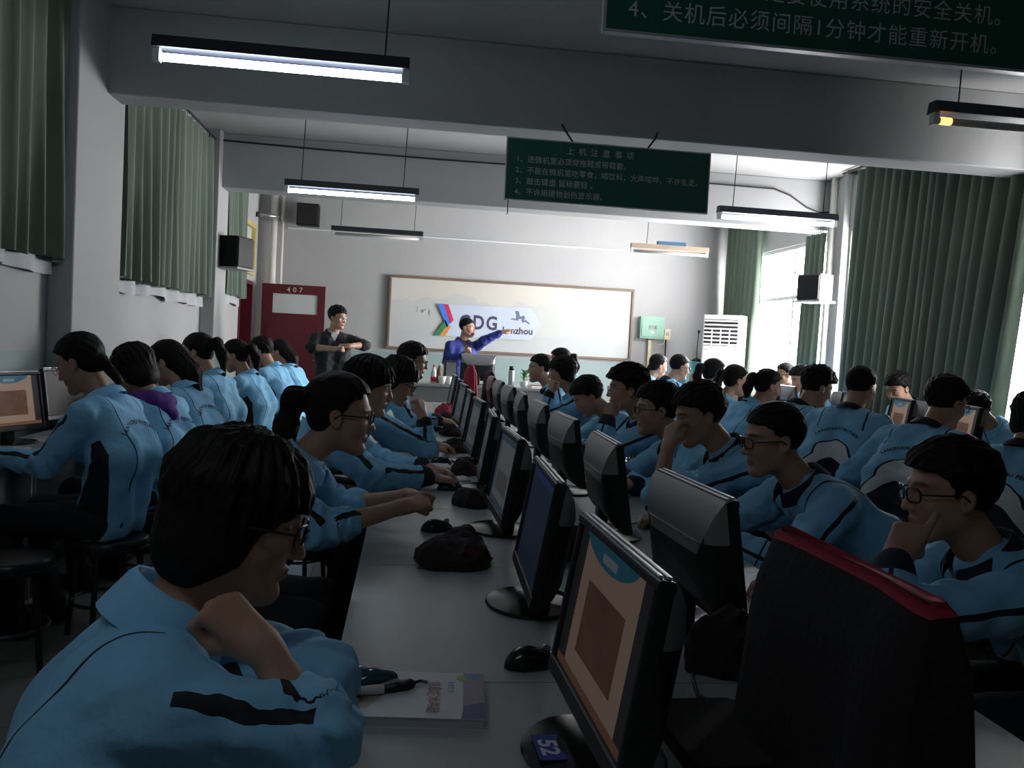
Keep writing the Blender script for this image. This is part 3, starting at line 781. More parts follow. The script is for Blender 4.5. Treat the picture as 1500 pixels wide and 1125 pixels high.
# ================================================================== IMPLICIT SURFACES (people, cloth, hair)
f32 = np.float32
def A3(p): return np.array(p, dtype=np.float64)
def unit(v): v = A3(v); return v / max(1e-9, np.linalg.norm(v))
def rcone(P, a, b, ra, rb):
    a = A3(a).astype(f32); ba = (A3(b) - a).astype(f32); L2 = float(ba @ ba) + 1e-12
    px = P[0] - a[0]; py = P[1] - a[1]; pz = P[2] - a[2]
    t = np.clip((px * ba[0] + py * ba[1] + pz * ba[2]) / f32(L2), 0, 1)
    dx = px - t * ba[0]; dy = py - t * ba[1]; dz = pz - t * ba[2]
    return np.sqrt(dx * dx + dy * dy + dz * dz) - (f32(ra) + t * f32(rb - ra))
def ell(P, c, r, R=None):
    x = P[0] - f32(c[0]); y = P[1] - f32(c[1]); z = P[2] - f32(c[2])
    if R is not None:
        R = np.asarray(R, dtype=f32)
        x, y, z = x * R[0, 0] + y * R[1, 0] + z * R[2, 0], x * R[0, 1] + y * R[1, 1] + z * R[2, 1], x * R[0, 2] + y * R[1, 2] + z * R[2, 2]
    rx, ry, rz = (f32(v) for v in r)
    k0 = np.sqrt((x / rx) ** 2 + (y / ry) ** 2 + (z / rz) ** 2)
    k1 = np.sqrt((x / rx ** 2) ** 2 + (y / ry ** 2) ** 2 + (z / rz ** 2) ** 2) + f32(1e-9)
    return k0 * (k0 - 1) / k1
def su(a, b, k):
    h = np.clip(f32(0.5) + f32(0.5) * (b - a) / f32(k), 0, 1)
    return b + (a - b) * h - f32(k) * h * (1 - h)
def ss(a, b, k): return -su(-a, b, k)          # a minus b
def smx(a, b, k): return -su(-a, -b, k)
def wob(P, seed, w):
    """smooth wobble built of a few warped waves, about -1..1; w = wave length"""
    r = np.random.RandomState(seed); s = 0
    for i in range(4):
        d = r.normal(size=3); d /= np.linalg.norm(d); k = 2 * np.pi / (w * (0.7 + 0.7 * r.rand())); d = (d * k).astype(f32)
        e = r.normal(size=3); e = (e / np.linalg.norm(e) * k * 0.6).astype(f32)
        s = s + np.sin(P[0] * d[0] + P[1] * d[1] + P[2] * d[2] + f32(6.3 * r.rand()) + f32(1.3) * np.sin(P[0] * e[0] + P[1] * e[1] + P[2] * e[2]))
    return s * f32(0.35)

def surface_nets(fn, lo, hi, h):
    lo = A3(lo); hi = A3(hi); n = np.maximum(3, np.ceil((hi - lo) / h).astype(int) + 1)
    ax = [(lo[i] + h * np.arange(n[i])).astype(f32) for i in range(3)]
    # block culling: coarse pass, then only blocks near the surface
    B = 8; nb = -(-n // B); V = np.full(tuple(n), 1.0, dtype=f32)
    cen = [np.array([ax[i][min(k * B + B // 2, n[i] - 1)] for k in range(nb[i])], dtype=f32) for i in range(3)]
    G = np.meshgrid(*cen, indexing='ij'); dc = fn(G)
    V = np.repeat(np.repeat(np.repeat(np.where(dc < 0, f32(-1), f32(1)), B, 0), B, 1), B, 2)[:n[0], :n[1], :n[2]].copy()
    near = np.argwhere(np.abs(dc) < h * B * 1.15 + 0.012)
    if len(near) == 0: return np.zeros((0, 3)), np.zeros((0, 4), int)
    loc = np.arange(B)
    I = [np.minimum(near[:, i, None] * B + loc, n[i] - 1) for i in range(3)]
    ii = np.broadcast_to(I[0][:, :, None, None], (len(near), B, B, B)); jj = np.broadcast_to(I[1][:, None, :, None], ii.shape); kk = np.broadcast_to(I[2][:, None, None, :], ii.shape)
    V[ii, jj, kk] = fn([ax[0][ii], ax[1][jj], ax[2][kk]])
    V[0] = np.maximum(V[0], 1e-3); V[-1] = np.maximum(V[-1], 1e-3); V[:, 0] = np.maximum(V[:, 0], 1e-3); V[:, -1] = np.maximum(V[:, -1], 1e-3); V[:, :, 0] = np.maximum(V[:, :, 0], 1e-3); V[:, :, -1] = np.maximum(V[:, :, -1], 1e-3)
    S = V < 0
    c = [S[dx:n[0] - 1 + dx, dy:n[1] - 1 + dy, dz:n[2] - 1 + dz] for dx in (0, 1) for dy in (0, 1) for dz in (0, 1)]
    cnt = sum(x.astype(np.int8) for x in c)
    act = np.argwhere((cnt > 0) & (cnt < 8))
    idx = np.full(tuple(n - 1), -1, dtype=np.int64); idx[act[:, 0], act[:, 1], act[:, 2]] = np.arange(len(act))
    off = np.array([(dx, dy, dz) for dx in (0, 1) for dy in (0, 1) for dz in (0, 1)])
    cv = np.stack([V[act[:, 0] + o[0], act[:, 1] + o[1], act[:, 2] + o[2]] for o in off], 1)
    acc = np.zeros((len(act), 3)); num = np.zeros(len(act))
    for a in range(8):
        for b in range(a + 1, 8):
            if np.abs(off[a] - off[b]).sum() != 1: continue
            va, vb = cv[:, a], cv[:, b]; mk = (va < 0) != (vb < 0)
            t = np.where(mk, va / np.where(mk, va - vb, 1), 0)
            p = off[a][None] + t[:, None] * (off[b] - off[a])[None]
            acc += p * mk[:, None]; num += mk
    verts = lo + h * (act + acc / np.maximum(num, 1)[:, None])
    quads = []
    for axis in range(3):
        sl0 = [slice(None)] * 3; sl1 = [slice(None)] * 3; sl0[axis] = slice(0, -1); sl1[axis] = slice(1, None)
        E = S[tuple(sl0)] != S[tuple(sl1)]
        e = np.argwhere(E); b, d = [(1, 2), (2, 0), (0, 1)][axis]
        e = e[(e[:, b] > 0) & (e[:, d] > 0) & (e[:, b] < n[b] - 1) & (e[:, d] < n[d] - 1)]
        if len(e) == 0: continue
        def cell(db, dd):
            q = e.copy(); q[:, b] -= db; q[:, d] -= dd; return idx[q[:, 0], q[:, 1], q[:, 2]]
        q = np.stack([cell(1, 1), cell(0, 1), cell(0, 0), cell(1, 0)], 1)
        ins = S[e[:, 0], e[:, 1], e[:, 2]]
        q[~ins] = q[~ins][:, ::-1]
        quads.append(q)
    q = np.concatenate(quads) if quads else np.zeros((0, 4), int)
    q = q[(q >= 0).all(1)]
    return verts, q

def np_mesh(name, verts, quads, attrs=None, smooth=True):
    me = bpy.data.meshes.new(name); nv, nq = len(verts), len(quads)
    me.vertices.add(nv); me.vertices.foreach_set('co', np.ascontiguousarray(verts, dtype=f32).ravel())
    me.loops.add(nq * 4); me.loops.foreach_set('vertex_index', np.ascontiguousarray(quads, dtype=np.int32).ravel())
    me.polygons.add(nq); me.polygons.foreach_set('loop_start', np.arange(0, nq * 4, 4, dtype=np.int32))
    me.update(calc_edges=True)
    if smooth: me.polygons.foreach_set('use_smooth', np.ones(nq, dtype=bool))
    for k, (typ, arr) in (attrs or {}).items():
        a = me.attributes.new(k, typ, 'POINT')
        if typ == 'FLOAT_COLOR': a.data.foreach_set('color', np.ascontiguousarray(arr, dtype=f32).ravel())
        elif typ == 'FLOAT_VECTOR': a.data.foreach_set('vector', np.ascontiguousarray(arr, dtype=f32).ravel())
        else: a.data.foreach_set('value', np.ascontiguousarray(arr, dtype=f32).ravel())
    return me
def join_np(parts):
    vs, qs, off = [], [], 0
    for v, q in parts:
        vs.append(v); qs.append(q + off); off += len(v)
    return np.concatenate(vs), np.concatenate(qs)

# ------------------------------------------------------------------ materials of people
def attr(nt, name, typ='VEC'):
    n = nt.nodes.new('ShaderNodeAttribute'); n.attribute_name = name
    if typ == 'VEC':
        sp = nt.nodes.new('ShaderNodeSeparateXYZ'); nt.links.new(n.outputs['Vector'], sp.inputs[0]); return sp.outputs
    if typ == 'COL': return n.outputs['Color']
    return n.outputs['Fac']
def skin_mat():
    mt, nt, bs = new_mat('skin')
    v, _ = geo_xyz(nt)
    c = attr(nt, 'Col', 'COL')
    f = noise(nt, v, 60, 3)
    nt.links.new(mixc(nt, mth(nt, 'MULTIPLY', f, 0.16), c, (0.30, 0.12, 0.08)), bs.inputs['Base Color'])
    bs.inputs['Roughness'].default_value = 0.48
    bs.inputs['Subsurface Weight'].default_value = 0.08; bs.inputs['Subsurface Radius'].default_value = (0.012, 0.005, 0.003)
    bump(nt, bs, noise(nt, v, 500, 2), 0.06, 0.002)
    return mt
MT['skin'] = skin_mat()
def hair_mat():
    mt, nt, bs = new_mat('black_hair')
    v, _ = obj_xyz(nt)
    f = noise(nt, v, 120, 3, 0.6, (1, 1, 0.12))
    nt.links.new(mixc(nt, f, (0.004, 0.0035, 0.0035), (0.016, 0.013, 0.012)), bs.inputs['Base Color'])
    bs.inputs['Roughness'].default_value = 0.55; bs.inputs['Specular IOR Level'].default_value = 0.15
    bump(nt, bs, f, 0.6, 0.004)
    return mt
MT['hair'] = hair_mat()

BLUE = (0.26, 0.62, 0.93); NAVY = (0.008, 0.010, 0.03); BLACK = (0.008, 0.008, 0.012); WHITE = (0.76, 0.78, 0.78)
def jacket_mat(style):
    mt, nt, bs = new_mat('jacket_' + style)
    t, sx, fy = attr(nt, 'tor'); u, w1, w2 = attr(nt, 'arm'); am = attr(nt, 'am', 'F')
    isarm = mth(nt, 'MINIMUM', mth(nt, 'MAXIMUM', mth(nt, 'MULTIPLY', mth(nt, 'ADD', am, 0.0), 400), 0), 1)
    v, _ = geo_xyz(nt)
    def AND(*a):
        r = a[0]
        for b in a[1:]: r = mth(nt, 'MULTIPLY', r, b)
        return r
    gt = lambda a, b: mth(nt, 'GREATER_THAN', a, b)
    lt = lambda a, b: mth(nt, 'LESS_THAN', a, b)
    ab = lambda a: mth(nt, 'ABSOLUTE', a)
    sub = lambda a, b: mth(nt, 'SUBTRACT', a, b)
    near = lambda a, c, w: lt(ab(sub(a, c)), w)
    if style == 'boy':
        # arched seam: blue yoke, dark piping, white band, navy below
        ang2 = mth(nt, 'DIVIDE', mth(nt, 'MULTIPLY', sx, sx), mth(nt, 'ADD', mth(nt, 'ADD', mth(nt, 'MULTIPLY', sx, sx), mth(nt, 'MULTIPLY', fy, fy)), 1e-4))
        zb = sub(0.60, mth(nt, 'MULTIPLY', ang2, 0.24))
        c = mixc(nt, gt(t, sub(zb, 0.115)), NAVY, WHITE)
        c = mixc(nt, gt(t, sub(zb, 0.006)), c, NAVY)
        c = mixc(nt, gt(t, mth(nt, 'ADD', zb, 0.012)), c, BLUE)
        c = mixc(nt, AND(near(ab(sx), 0.128, 0.0045), gt(t, 0.72)), c, NAVY)
        a = mixc(nt, AND(near(w2, 0.35, 0.11), gt(w1, 0.0)), BLUE, NAVY)
        a = mixc(nt, AND(near(u, 1.35, 0.012)), a, NAVY)
        a = mixc(nt, gt(u, 1.86), a, NAVY)
    elif style in ('girl', 'girl_plain'):
        ang = mth(nt, 'DIVIDE', ab(fy), mth(nt, 'ADD', ab(sx), 0.001))
        c = mixc(nt, AND(lt(ang, mth(nt, 'ADD', 0.12, mth(nt, 'MULTIPLY', sub(0.62, t), 0.6))), lt(t, 0.64), gt(t, 0.07)), BLUE, BLACK)
        if style == 'girl_plain': c = mixc(nt, 0.0, BLUE, BLACK)
        c = mixc(nt, AND(near(ab(sx), 0.105, 0.003), gt(t, 0.3), lt(fy, 0.0)), c, NAVY)
        c = mixc(nt, AND(near(sx, 0.0, 0.006), gt(fy, 0.0)), c, NAVY)
        wv = mth(nt, 'MULTIPLY', sub(noise(nt, v, 14, 2), 0.5), 0.5)
        a = mixc(nt, AND(near(mth(nt, 'ADD', w2, wv), -0.25, 0.17), gt(w1, 0.0), gt(u, 0.12), gt(ab(sub(u, 1.0)), 0.06)), BLUE, BLACK)
        a = mixc(nt, gt(u, 1.9), a, BLACK)
    elif style == 'blue_cardigan':
        c = (0.012, 0.025, 0.22)
        a = (0.012, 0.025, 0.22)
        n_ = nt.nodes.new('ShaderNodeRGB'); n_.outputs[0].default_value = (*c, 1); c = n_.outputs[0]; a = c
        c = mixc(nt, AND(lt(ab(sx), 0.055), gt(fy, 0.0), gt(t, 0.1)), c, (0.008, 0.008, 0.010))
    else:
        n_ = nt.nodes.new('ShaderNodeRGB'); n_.outputs[0].default_value = (0.004, 0.004, 0.006, 1); c = n_.outputs[0]; a = c
        c = mixc(nt, AND(lt(ab(sx), mth(nt, 'MULTIPLY', sub(t, 0.8), 0.25)), gt(fy, 0.0), gt(t, 0.8)), c, (0.5, 0.5, 0.5))
    col = mixc(nt, isarm, c, a)
    wear = noise(nt, v, 9, 4, 0.6)
    nt.links.new(mixc(nt, mth(nt, 'MULTIPLY', wear, 0.12), col, (0.012, 0.02, 0.03)), bs.inputs['Base Color'])
    bs.inputs['Roughness'].default_value = 0.72; bs.inputs['Sheen Weight'].default_value = 0.06
    hgt = mth(nt, 'ADD', mth(nt, 'MULTIPLY', noise(nt, v, 16, 3, 0.55), 1.0), mth(nt, 'MULTIPLY', noise(nt, v, 420, 2), 0.06))
    bump(nt, bs, hgt, 0.45, 0.02)
    return mt
for k in ('boy', 'girl', 'girl_plain', 'blue_cardigan', 'black_shirt'): MT['jacket_' + k] = jacket_mat(k)
MT['trousers'] = mat('dark_trousers', (0.011, 0.012, 0.018), 0.8, var=0.2, bmp=0.4, bscale=14)
MT['collar_navy'] = mat('navy_collar', NAVY, 0.75, bmp=0.3, bscale=60)
MT['collar_blue'] = mat('blue_collar', BLUE, 0.72, var=0.1, bmp=0.3, bscale=40)
MT['collar_cardigan'] = mat('cardigan_collar', (0.012, 0.025, 0.22), 0.75)
MT['collar_black'] = mat('shirt_collar', (0.012, 0.012, 0.016), 0.7)
MT['jacket_print'] = mat('jacket_print', (0.012, 0.02, 0.06), 0.7)
MT['shoe'] = mat('dark_shoe', (0.02, 0.02, 0.022), 0.5, var=0.2)
MT['specs'] = mat('spectacle_frame', (0.012, 0.012, 0.013), 0.25)
MT['specs_metal'] = mat('spectacle_wire', (0.5, 0.5, 0.52), 0.25, 0.9)
MT['lens'] = MT['glass']
MT['hair_tie'] = mat('hair_tie', (0.02, 0.03, 0.08), 0.6)

SKIN = np.array([0.50, 0.285, 0.19])
# ------------------------------------------------------------------ head
def head_fn(fem, rs, neck_to, fw=1.0):
    """signed distance of head and neck in head space: x right, y forward, z up, origin between the ears"""
    jw = (0.92 if fem else 1.0) * fw
    def fn(P):
        Q = [np.abs(P[0]), P[1], P[2]]
        d = ell(P, (0, -.016, .038), (.074 * fw, .094, .083))
        d = su(d, ell(P, (0, .026, -.022), (.062 * jw, .064, .088)), .03)
        d = su(d, rcone(P, (0, .028, -.06), (0, .062, -.098), .047 * jw, .021), .025)
        d = su(d, rcone(Q, (.046 * jw, -.004, -.05), (.012, .058, -.098), .02, .014), .03)
        d = su(d, ell(Q, (.037 * jw, .052, -.026), (.024, .026, .026)), .025)
        d = su(d, rcone(Q, (.012, .081, .026), (.046, .066, .026), .009, .008), .016)
        d = ss(d, ell(Q, (.031, .099, .006), (.02, .017, .013)), .014)
        d = su(d, ell(Q, (.031, .070, .005), (.0135, .0135, .0125)), .004)
        d = su(d, rcone(P, (0, .084, .012), (0, .1035, -.030), .0075, .0105), .010)
        d = su(d, ell(Q, (.0105, .094, -.033), (.008, .009, .0065)), .006)
        d = su(d, rcone(Q, (0, .0905, -.058), (.019, .080, -.061), .0058, .004), .006)
        d = su(d, rcone(Q, (0, .0875, -.0705), (.015, .079, -.068), .0066, .0045), .006)
        d = ss(d, rcone(Q, (0, .0995, -.0640), (.02, .087, -.0645), .0015, .001), .003)
        d = su(d, ell(P, (0, .073, -.100), (.019, .017, .015)), .014)
        # ear
        th = 0.25; c, s = math.cos(th), math.sin(th)
        Rm = np.array([[1, 0, 0], [0, c, -s], [0, s, c]])
        e = ell(Q, (.077 * fw, -.012, -.006), (.010, .019, .032), Rm)
        e = ss(e, ell(Q, (.086 * fw, -.008, -.004), (.007, .011, .02), Rm), .005)
        d = su(d, e, .006)
        nb = A3(neck_to); nt_ = A3((0, -.024, -.055))
        r0 = .048 if fem else .054
        d = su(d, rcone(P, nt_, nb, r0, r0 + .007), .03)
        return d
    return fn
def head_color(v, fem, brow=1.0, tone=1.0):
    c = np.tile(SKIN * tone, (len(v), 1)); x = np.abs(v[:, 0]); y = v[:, 1]; z = v[:, 2]
    def blend(w, col): 
        w = np.clip(w, 0, 1)[:, None]; c[:] = c * (1 - w) + np.array(col) * w
    blend(0.30 * np.exp(-((x - .04) / .02) ** 2 - ((z + .03) / .022) ** 2) * (y > .03), (0.55, 0.20, 0.14))
    lip = np.exp(-((z + .0645) / .0105) ** 4 - (x / .0225) ** 4) * (y > .07)
    blend(lip * (0.75 if fem else .45), (0.36, 0.12, 0.10))
    br = np.exp(-((z - .030 + 6 * (x - .03) ** 2) / .0055) ** 4 - ((x - .034) / .021) ** 6) * (y > .045)
    blend(br * .95 * brow, (0.015, 0.012, 0.011))
    eye = np.exp(-((x - .031) / .0145) ** 4 - ((z - .0045) / .0052) ** 4) * (y > .05)
    blend(eye, (0.55, 0.53, 0.5)); blend(eye * np.exp(-((x - .031) / .007) ** 4), (0.012, 0.009, 0.008))
    lash = np.exp(-((x - .031) / .016) ** 6 - ((z - .0105) / .0022) ** 2) * (y > .05)
    blend(lash * .9, (0.012, 0.01, 0.01))
    return np.concatenate([c, np.ones((len(v), 1))], 1)

# ------------------------------------------------------------------ hair (head space)
def hair_fn(style, seed):
    r = np.random.RandomState(seed)
    def tufts(P, a, fz=90.0):
        ph = np.arctan2(P[0], -P[1] + 1e-5)
        return f32(a) * (np.sin(ph * 23 + P[2] * 30 + f32(seed)) * 0.6 + np.sin(ph * 41 - P[2] * 22 + 2.0 * np.sin(P[2] * 60)) * 0.4)
    def hairline(P, pts):
        zz = np.array([p[0] for p in pts], dtype=f32); yy = np.array([p[1] for p in pts], dtype=f32)
        return np.interp(P[2].ravel(), zz, yy).reshape(P[2].shape).astype(f32)
    def scalp(P, hl, h, tf):
        """hair that grows out of the scalp and thins to nothing at the hairline"""
        d0 = su(ell(P, (0, -.016, .038), (.074, .094, .083)), ell(P, (0, .026, -.022), (.062, .064, .088)), .03)
        rag = f32(.006) * np.sin(P[0] * 150 + seed) + f32(.004) * np.sin(P[2] * 260 + P[0] * 90)
        yh = hairline(P, hl); k = np.clip((yh + rag - P[1] + f32(.004)) / f32(.034), 0, 1); k = k * k * (3 - 2 * k)
        top = f32(.75) + f32(.55) * np.clip((P[2] + f32(.02)) / f32(.12), 0, 1)
        w = np.sin(P[0] * 95 + seed + 2 * np.sin(P[1] * 50)) * np.sin(P[1] * 80 + 2 * np.sin(P[2] * 70)) + f32(.6) * np.sin(P[0] * 210 + P[2] * 130) 
        ear = ell([np.abs(P[0]), P[1], P[2]], (.082, -.010, -.012), (.02, .023, .034))
        return ss(d0 + f32(.004) - k * (f32(.004) + f32(h) * top + f32(tf) * w), ear, .006)
    def fn(P):
        if style in ('short', 'crop', 'spiky'):
            hl = {'short': [(-.12, -.2), (-.085, -.07), (-.055, -.045), (-.034, -.03), (-.026, .008), (.03, .022), (.05, .046), (.066, .082), (.078, .3)],
                  'crop': [(-.12, -.2), (-.07, -.07), (-.04, -.045), (-.024, -.012), (.02, .012), (.05, .042), (.068, .074), (.082, .3)],
                  'spiky': [(-.12, -.2), (-.085, -.07), (-.05, -.045), (-.034, -.024), (-.026, .012), (.03, .026), (.05, .058), (.06, .09), (.072, .3)]}[style]
            return scalp(P, hl, {'short': .021, 'crop': .011, 'spiky': .027}[style], {'short': .0035, 'crop': .0014, 'spiky': .006}[style])
        if style == 'fringe':      # longer cut with a fringe to the brows, covering the ear tops
            d = ell(P, (0, -.012, .046), (.092, .112, .095)) + tufts(P, .0045) - f32(.004) * wob(P, seed, .05)
            d = su(d, ell(P, (0, -.03, -.03), (.086, .08, .07)), .03)
            yh = hairline(P, [(-.14, -.2), (-.095, -.07), (-.06, -.03), (-.045, .012), (.0, .03), (.018, .052), (.034, .075), (.044, .3)])
            return smx(d, P[1] - yh - f32(.006) * np.sin(P[0] * 150 + seed), .008)
        if style == 'bob':         # rounded bob that hides the ears and the nape
            d = ell(P, (0, -.016, .046), (.095, .116, .098)) + tufts(P, .0045) - f32(.004) * wob(P, seed, .05)
            d = su(d, ell(P, (0, -.032, -.045), (.094, .088, .085)), .035)
            yh = hairline(P, [(-.16, -.2), (-.125, -.05), (-.09, -.012), (-.06, .028), (-.01, .048), (.016, .062), (.036, .085), (.046, .3)])
            return smx(smx(d, P[1] - yh - f32(.006) * np.sin(P[0] * 150 + seed), .008), -P[2] - f32(.118), .02)
        if style in ('ponytail', 'bunches', 'long'):
            d = scalp(P, [(-.12, -.2), (-.085, -.07), (-.05, -.042), (-.03, -.026), (.0, .008), (.04, .03), (.062, .056), (.078, .07), (.09, .3)], .014, .0012)
            d = su(d, ell(P, (0, -.052, -.01), (.07, .053, .06)), .02)
            if style == 'ponytail':
                tl = su(rcone(P, (0, -.105, .05), (0, -.15, .03), .020, .032), rcone(P, (0, -.15, .03), (0, -.165, -.06), .034, .034), .03)
                tl = su(tl, rcone(P, (0, -.165, -.06), (.01, -.135, -.19), .033, .012), .03) + tufts(P, .004)
                d = su(d, tl, .012)
            elif style == 'long':
                tl = su(rcone(P, (0, -.07, 0), (0, -.115, -.1), .075, .06), rcone(P, (0, -.115, -.1), (.02, -.10, -.27), .055, .025), .04) + tufts(P, .004)
                d = su(d, tl, .03)
            else:
                tl = rcone(P, (0, -.10, -.02), (0, -.135, -.13), .026, .018) + tufts(P, .004)
                d = su(d, tl, .015)
            return d
    return fn
HAIR_BOX = {'short': ((-.11, -.14, -.13), (.11, .12, .16)), 'crop': ((-.1, -.13, -.12), (.1, .11, .15)), 'spiky': ((-.11, -.14, -.13), (.11, .13, .17)),
            'fringe': ((-.12, -.15, -.14), (.12, .13, .17)), 'bob': ((-.13, -.16, -.16), (.13, .14, .17)),
            'ponytail': ((-.11, -.22, -.22), (.11, .12, .16)), 'long': ((-.13, -.2, -.31), (.13, .12, .16)), 'bunches': ((-.11, -.18, -.18), (.11, .12, .16))}
_hair = {}
def hair_mesh(style, seed, h):
    k = (style, seed, h)
    if k not in _hair:
        v, q = surface_nets(hair_fn(style, seed), *HAIR_BOX[style], h)
        me = np_mesh('hair', v, q); me.materials.append(MT['hair']); _hair[k] = me
    return _hair[k]

# ------------------------------------------------------------------ spectacles (head space)
def specs_mesh(round_=False, thick=0.0022):
    fr = MB(); ls = MB()
    for s in (-1, 1):
        pts = []
        for k in range(20):
            t = 2 * math.pi * k / 20
            e = 2.0 if round_ else 3.2
            cx = math.copysign(abs(math.cos(t)) ** (2 / e), math.cos(t)); cz = math.copysign(abs(math.sin(t)) ** (2 / e), math.sin(t))
            pts.append((s * .033 + .0255 * cx, .103 - .010 * abs((s * .033 + .0255 * cx) / .058) ** 2, .003 + .0175 * cz))
        fr.tube(pts + [pts[0]], thick, 6, cap=False)
        ls.add(pts, [tuple(range(20))])
        fr.tube([(s * .058, .094, .008), (s * .074, .08, .009), (s * .081, .0, .006), (s * .080, -.02, -.012)], thick, 6)
    fr.tube([(-.009, .104, .006), (0, .107, .009), (.009, .104, .006)], thick, 6)
    return fr.mesh('spectacles'), ls.mesh('lens')
_specs = {}

# ------------------------------------------------------------------ hands: joint chains in hand space (y to the fingers, z back of the hand, +x thumb side)
HP = {'mouse': ((22, 28, 14), 0, .0), 'flat': ((8, 10, 6), 0, .0), 'relaxed': ((38, 42, 25), 0, .4), 'fist': ((82, 95, 55), 0, .9), 'point': ((75, 90, 50), 1, .6)}
def hand_prims(pose):
    curl, pt, th = HP[pose]; out = []
    X = [.030, .010, -.010, -.028]; K = [.088, .092, .087, .078]; LN = [.070, .078, .073, .057]
    for i in range(4):
        a = A3((X[i] * .62, .008, 0)); b = A3((X[i], K[i], .002)); out.append((a, b, .0135, .0115))
        p = b; ang = 0.0
        cl = curl if not (pt and i == 0) else (6, 8, 5)
        for s, fr in enumerate((.45, .30, .25)):
            ang += math.radians(cl[s] * (1 + .06 * i)); d = A3((X[i] * .9 * math.cos(ang) * .3, math.cos(ang), -math.sin(ang)))
            q = p + unit(d) * LN[i] * fr; r0 = (.0098, .0088, .0078)[s] * (1 if i < 3 else .88)
            out.append((p, q, r0, r0 * .92)); p = q
    c0 = A3((.014, .018, -.006)); c1 = A3((.040 - .012 * th, .050, -.016 - .010 * th)); c2 = A3((.048 - .035 * th, .078, -.022 - .014 * th)); c3 = A3((.046 - .06 * th, .098 - .004 * th, -.026 - .016 * th))
    out += [(c0, c1, .0155, .0125), (c1, c2, .0115, .0098), (c2, c3, .0098, .0075)]
    return out
def arm_skin(E, W, hx, hy, hz, pose, start, h, thin=1.0, chain=()):
    """skin of forearm and hand: E elbow, W wrist, hand axes hx (thumb side), hy (fingers), hz (back)"""
    R = np.stack([hx, hy, hz], 1); pr = [(W + R @ a, W + R @ b, ra * thin, rb * thin) for (a, b, ra, rb) in hand_prims(pose)]
    s = E + (W - E) * start
    pts = np.array([p for t in pr for p in t[:2]] + [s, W, E] + list(chain)); lo = pts.min(0) - .05; hi = pts.max(0) + .05
    r_s = .041 + (.025 - .041) * start
    inner = [(E, s, .033 * thin, r_s * thin)] + [(chain[0], E, .036, .033), (chain[1], chain[0], .03, .036)] if chain else []
    def fn(P):
        d = rcone(P, s, W, r_s * thin, .0245 * thin)
        d = su(d, rcone(P, W - hy * .005, W + hy * .02, .0225 * thin, .021 * thin), .02)
        for (a, b, ra, rb) in inner: d = su(d, rcone(P, a, b, ra, rb), .02)
        for i, (a, b, ra, rb) in enumerate(pr):
            pal = (i in (0, 4, 8, 12))
            d = su(d, rcone(P, a, b, ra, rb), .014 if pal or i >= 16 else .0045)
        return d
    return surface_nets(fn, lo, hi, h)
def ik(S, W, l1, l2, pole):
    S, W = A3(S), A3(W); d = W - S; L = np.linalg.norm(d); mx = (l1 + l2) * .995
    if L > mx: W = S + d / L * mx; d = W - S; L = mx
    d = d / L; a = (l1 * l1 - l2 * l2 + L * L) / (2 * L); hgt = math.sqrt(max(0, l1 * l1 - a * a))
    p = A3(pole); p = p - d * (p @ d); p = unit(p)
    return S + d * a + p * hgt, W
# ================================================================== PERSON BUILDER
FOOT = None
def shoe_mesh():
    def fn(P):
        d = su(rcone(P, (0, -.06, .04), (0, .03, .042), .04, .042), rcone(P, (0, .03, .035), (0, .145, .028), .042, .032), .03)
        d = su(d, rcone(P, (0, -.05, .04), (0, -.05, .1), .04, .042), .02)
        return np.maximum(d, -P[2])
    v, q = surface_nets(fn, (-.08, -.13, -.02), (.08, .21, .16), .012)
    me = np_mesh('shoe', v, q); me.materials.append(MT['shoe']); return me
SHOE = shoe_mesh()
def stool_parts():
    P = {}
    P['seat'] = MB().lathe([(0, .40), (.155, .40), (.165, .41), (.165, .435), (.155, .447), (.1, .452), (0, .452)], 28).mesh('seat')
    P['seat_rim'] = MB().lathe([(.160, .395), (.17, .398), (.17, .412), (.160, .415)], 28).mesh('seat_rim')
    leg = MB().tube([(.12, 0, .40), (.13, 0, .38), (.165, 0, .02), (.165, 0, 0)], .0125, 8); P['leg'] = leg.mesh('leg')
    ring = [(.148 * math.cos(t), .148 * math.sin(t), .17) for t in np.linspace(0, 2 * math.pi, 25)]
    P['foot_ring'] = MB().tube(ring, .008, 6, cap=False).mesh('foot_ring')
    for k, m_ in (('seat', 'stool'), ('seat_rim', 'dark_steel'), ('leg', 'dark_steel'), ('foot_ring', 'dark_steel')):
        P[k].materials.append(MT[m_]); P[k].polygons.foreach_set('use_smooth', [True] * len(P[k].polygons)); P[k].set_sharp_from_angle(angle=math.radians(40))
    return P
STOOL = stool_parts()
def stool(x, y, label, rz=0.3):
    r = empty('stool', (x, y, 0), rz, label, 'stool', 'black round stools')
    obj('seat', STOOL['seat'], None, r); obj('seat_rim', STOOL['seat_rim'], None, r); obj('foot_ring', STOOL['foot_ring'], None, r)
    for k in range(4):
        l = obj('leg', STOOL['leg'], None, r); l.rotation_euler = (0, 0, math.pi / 4 + k * math.pi / 2)
    return r

def rotm(fwd, pitch=0.0, roll=0.0):
    """columns right, forward, up for a head that looks along fwd, bowed by pitch degrees"""
    f = unit((fwd[0], fwd[1], 0)); u = A3((0, 0, 1)); p = math.radians(pitch)
    f2 = f * math.cos(p) - u * math.sin(p); u2 = u * math.cos(p) + f * math.sin(p)
    r2 = np.cross(f2, u2)
    if roll:
        q = math.radians(roll); r2, u2 = r2 * math.cos(q) - u2 * math.sin(q), u2 * math.cos(q) + r2 * math.sin(q)
    return np.stack([r2, f2, u2], 1)

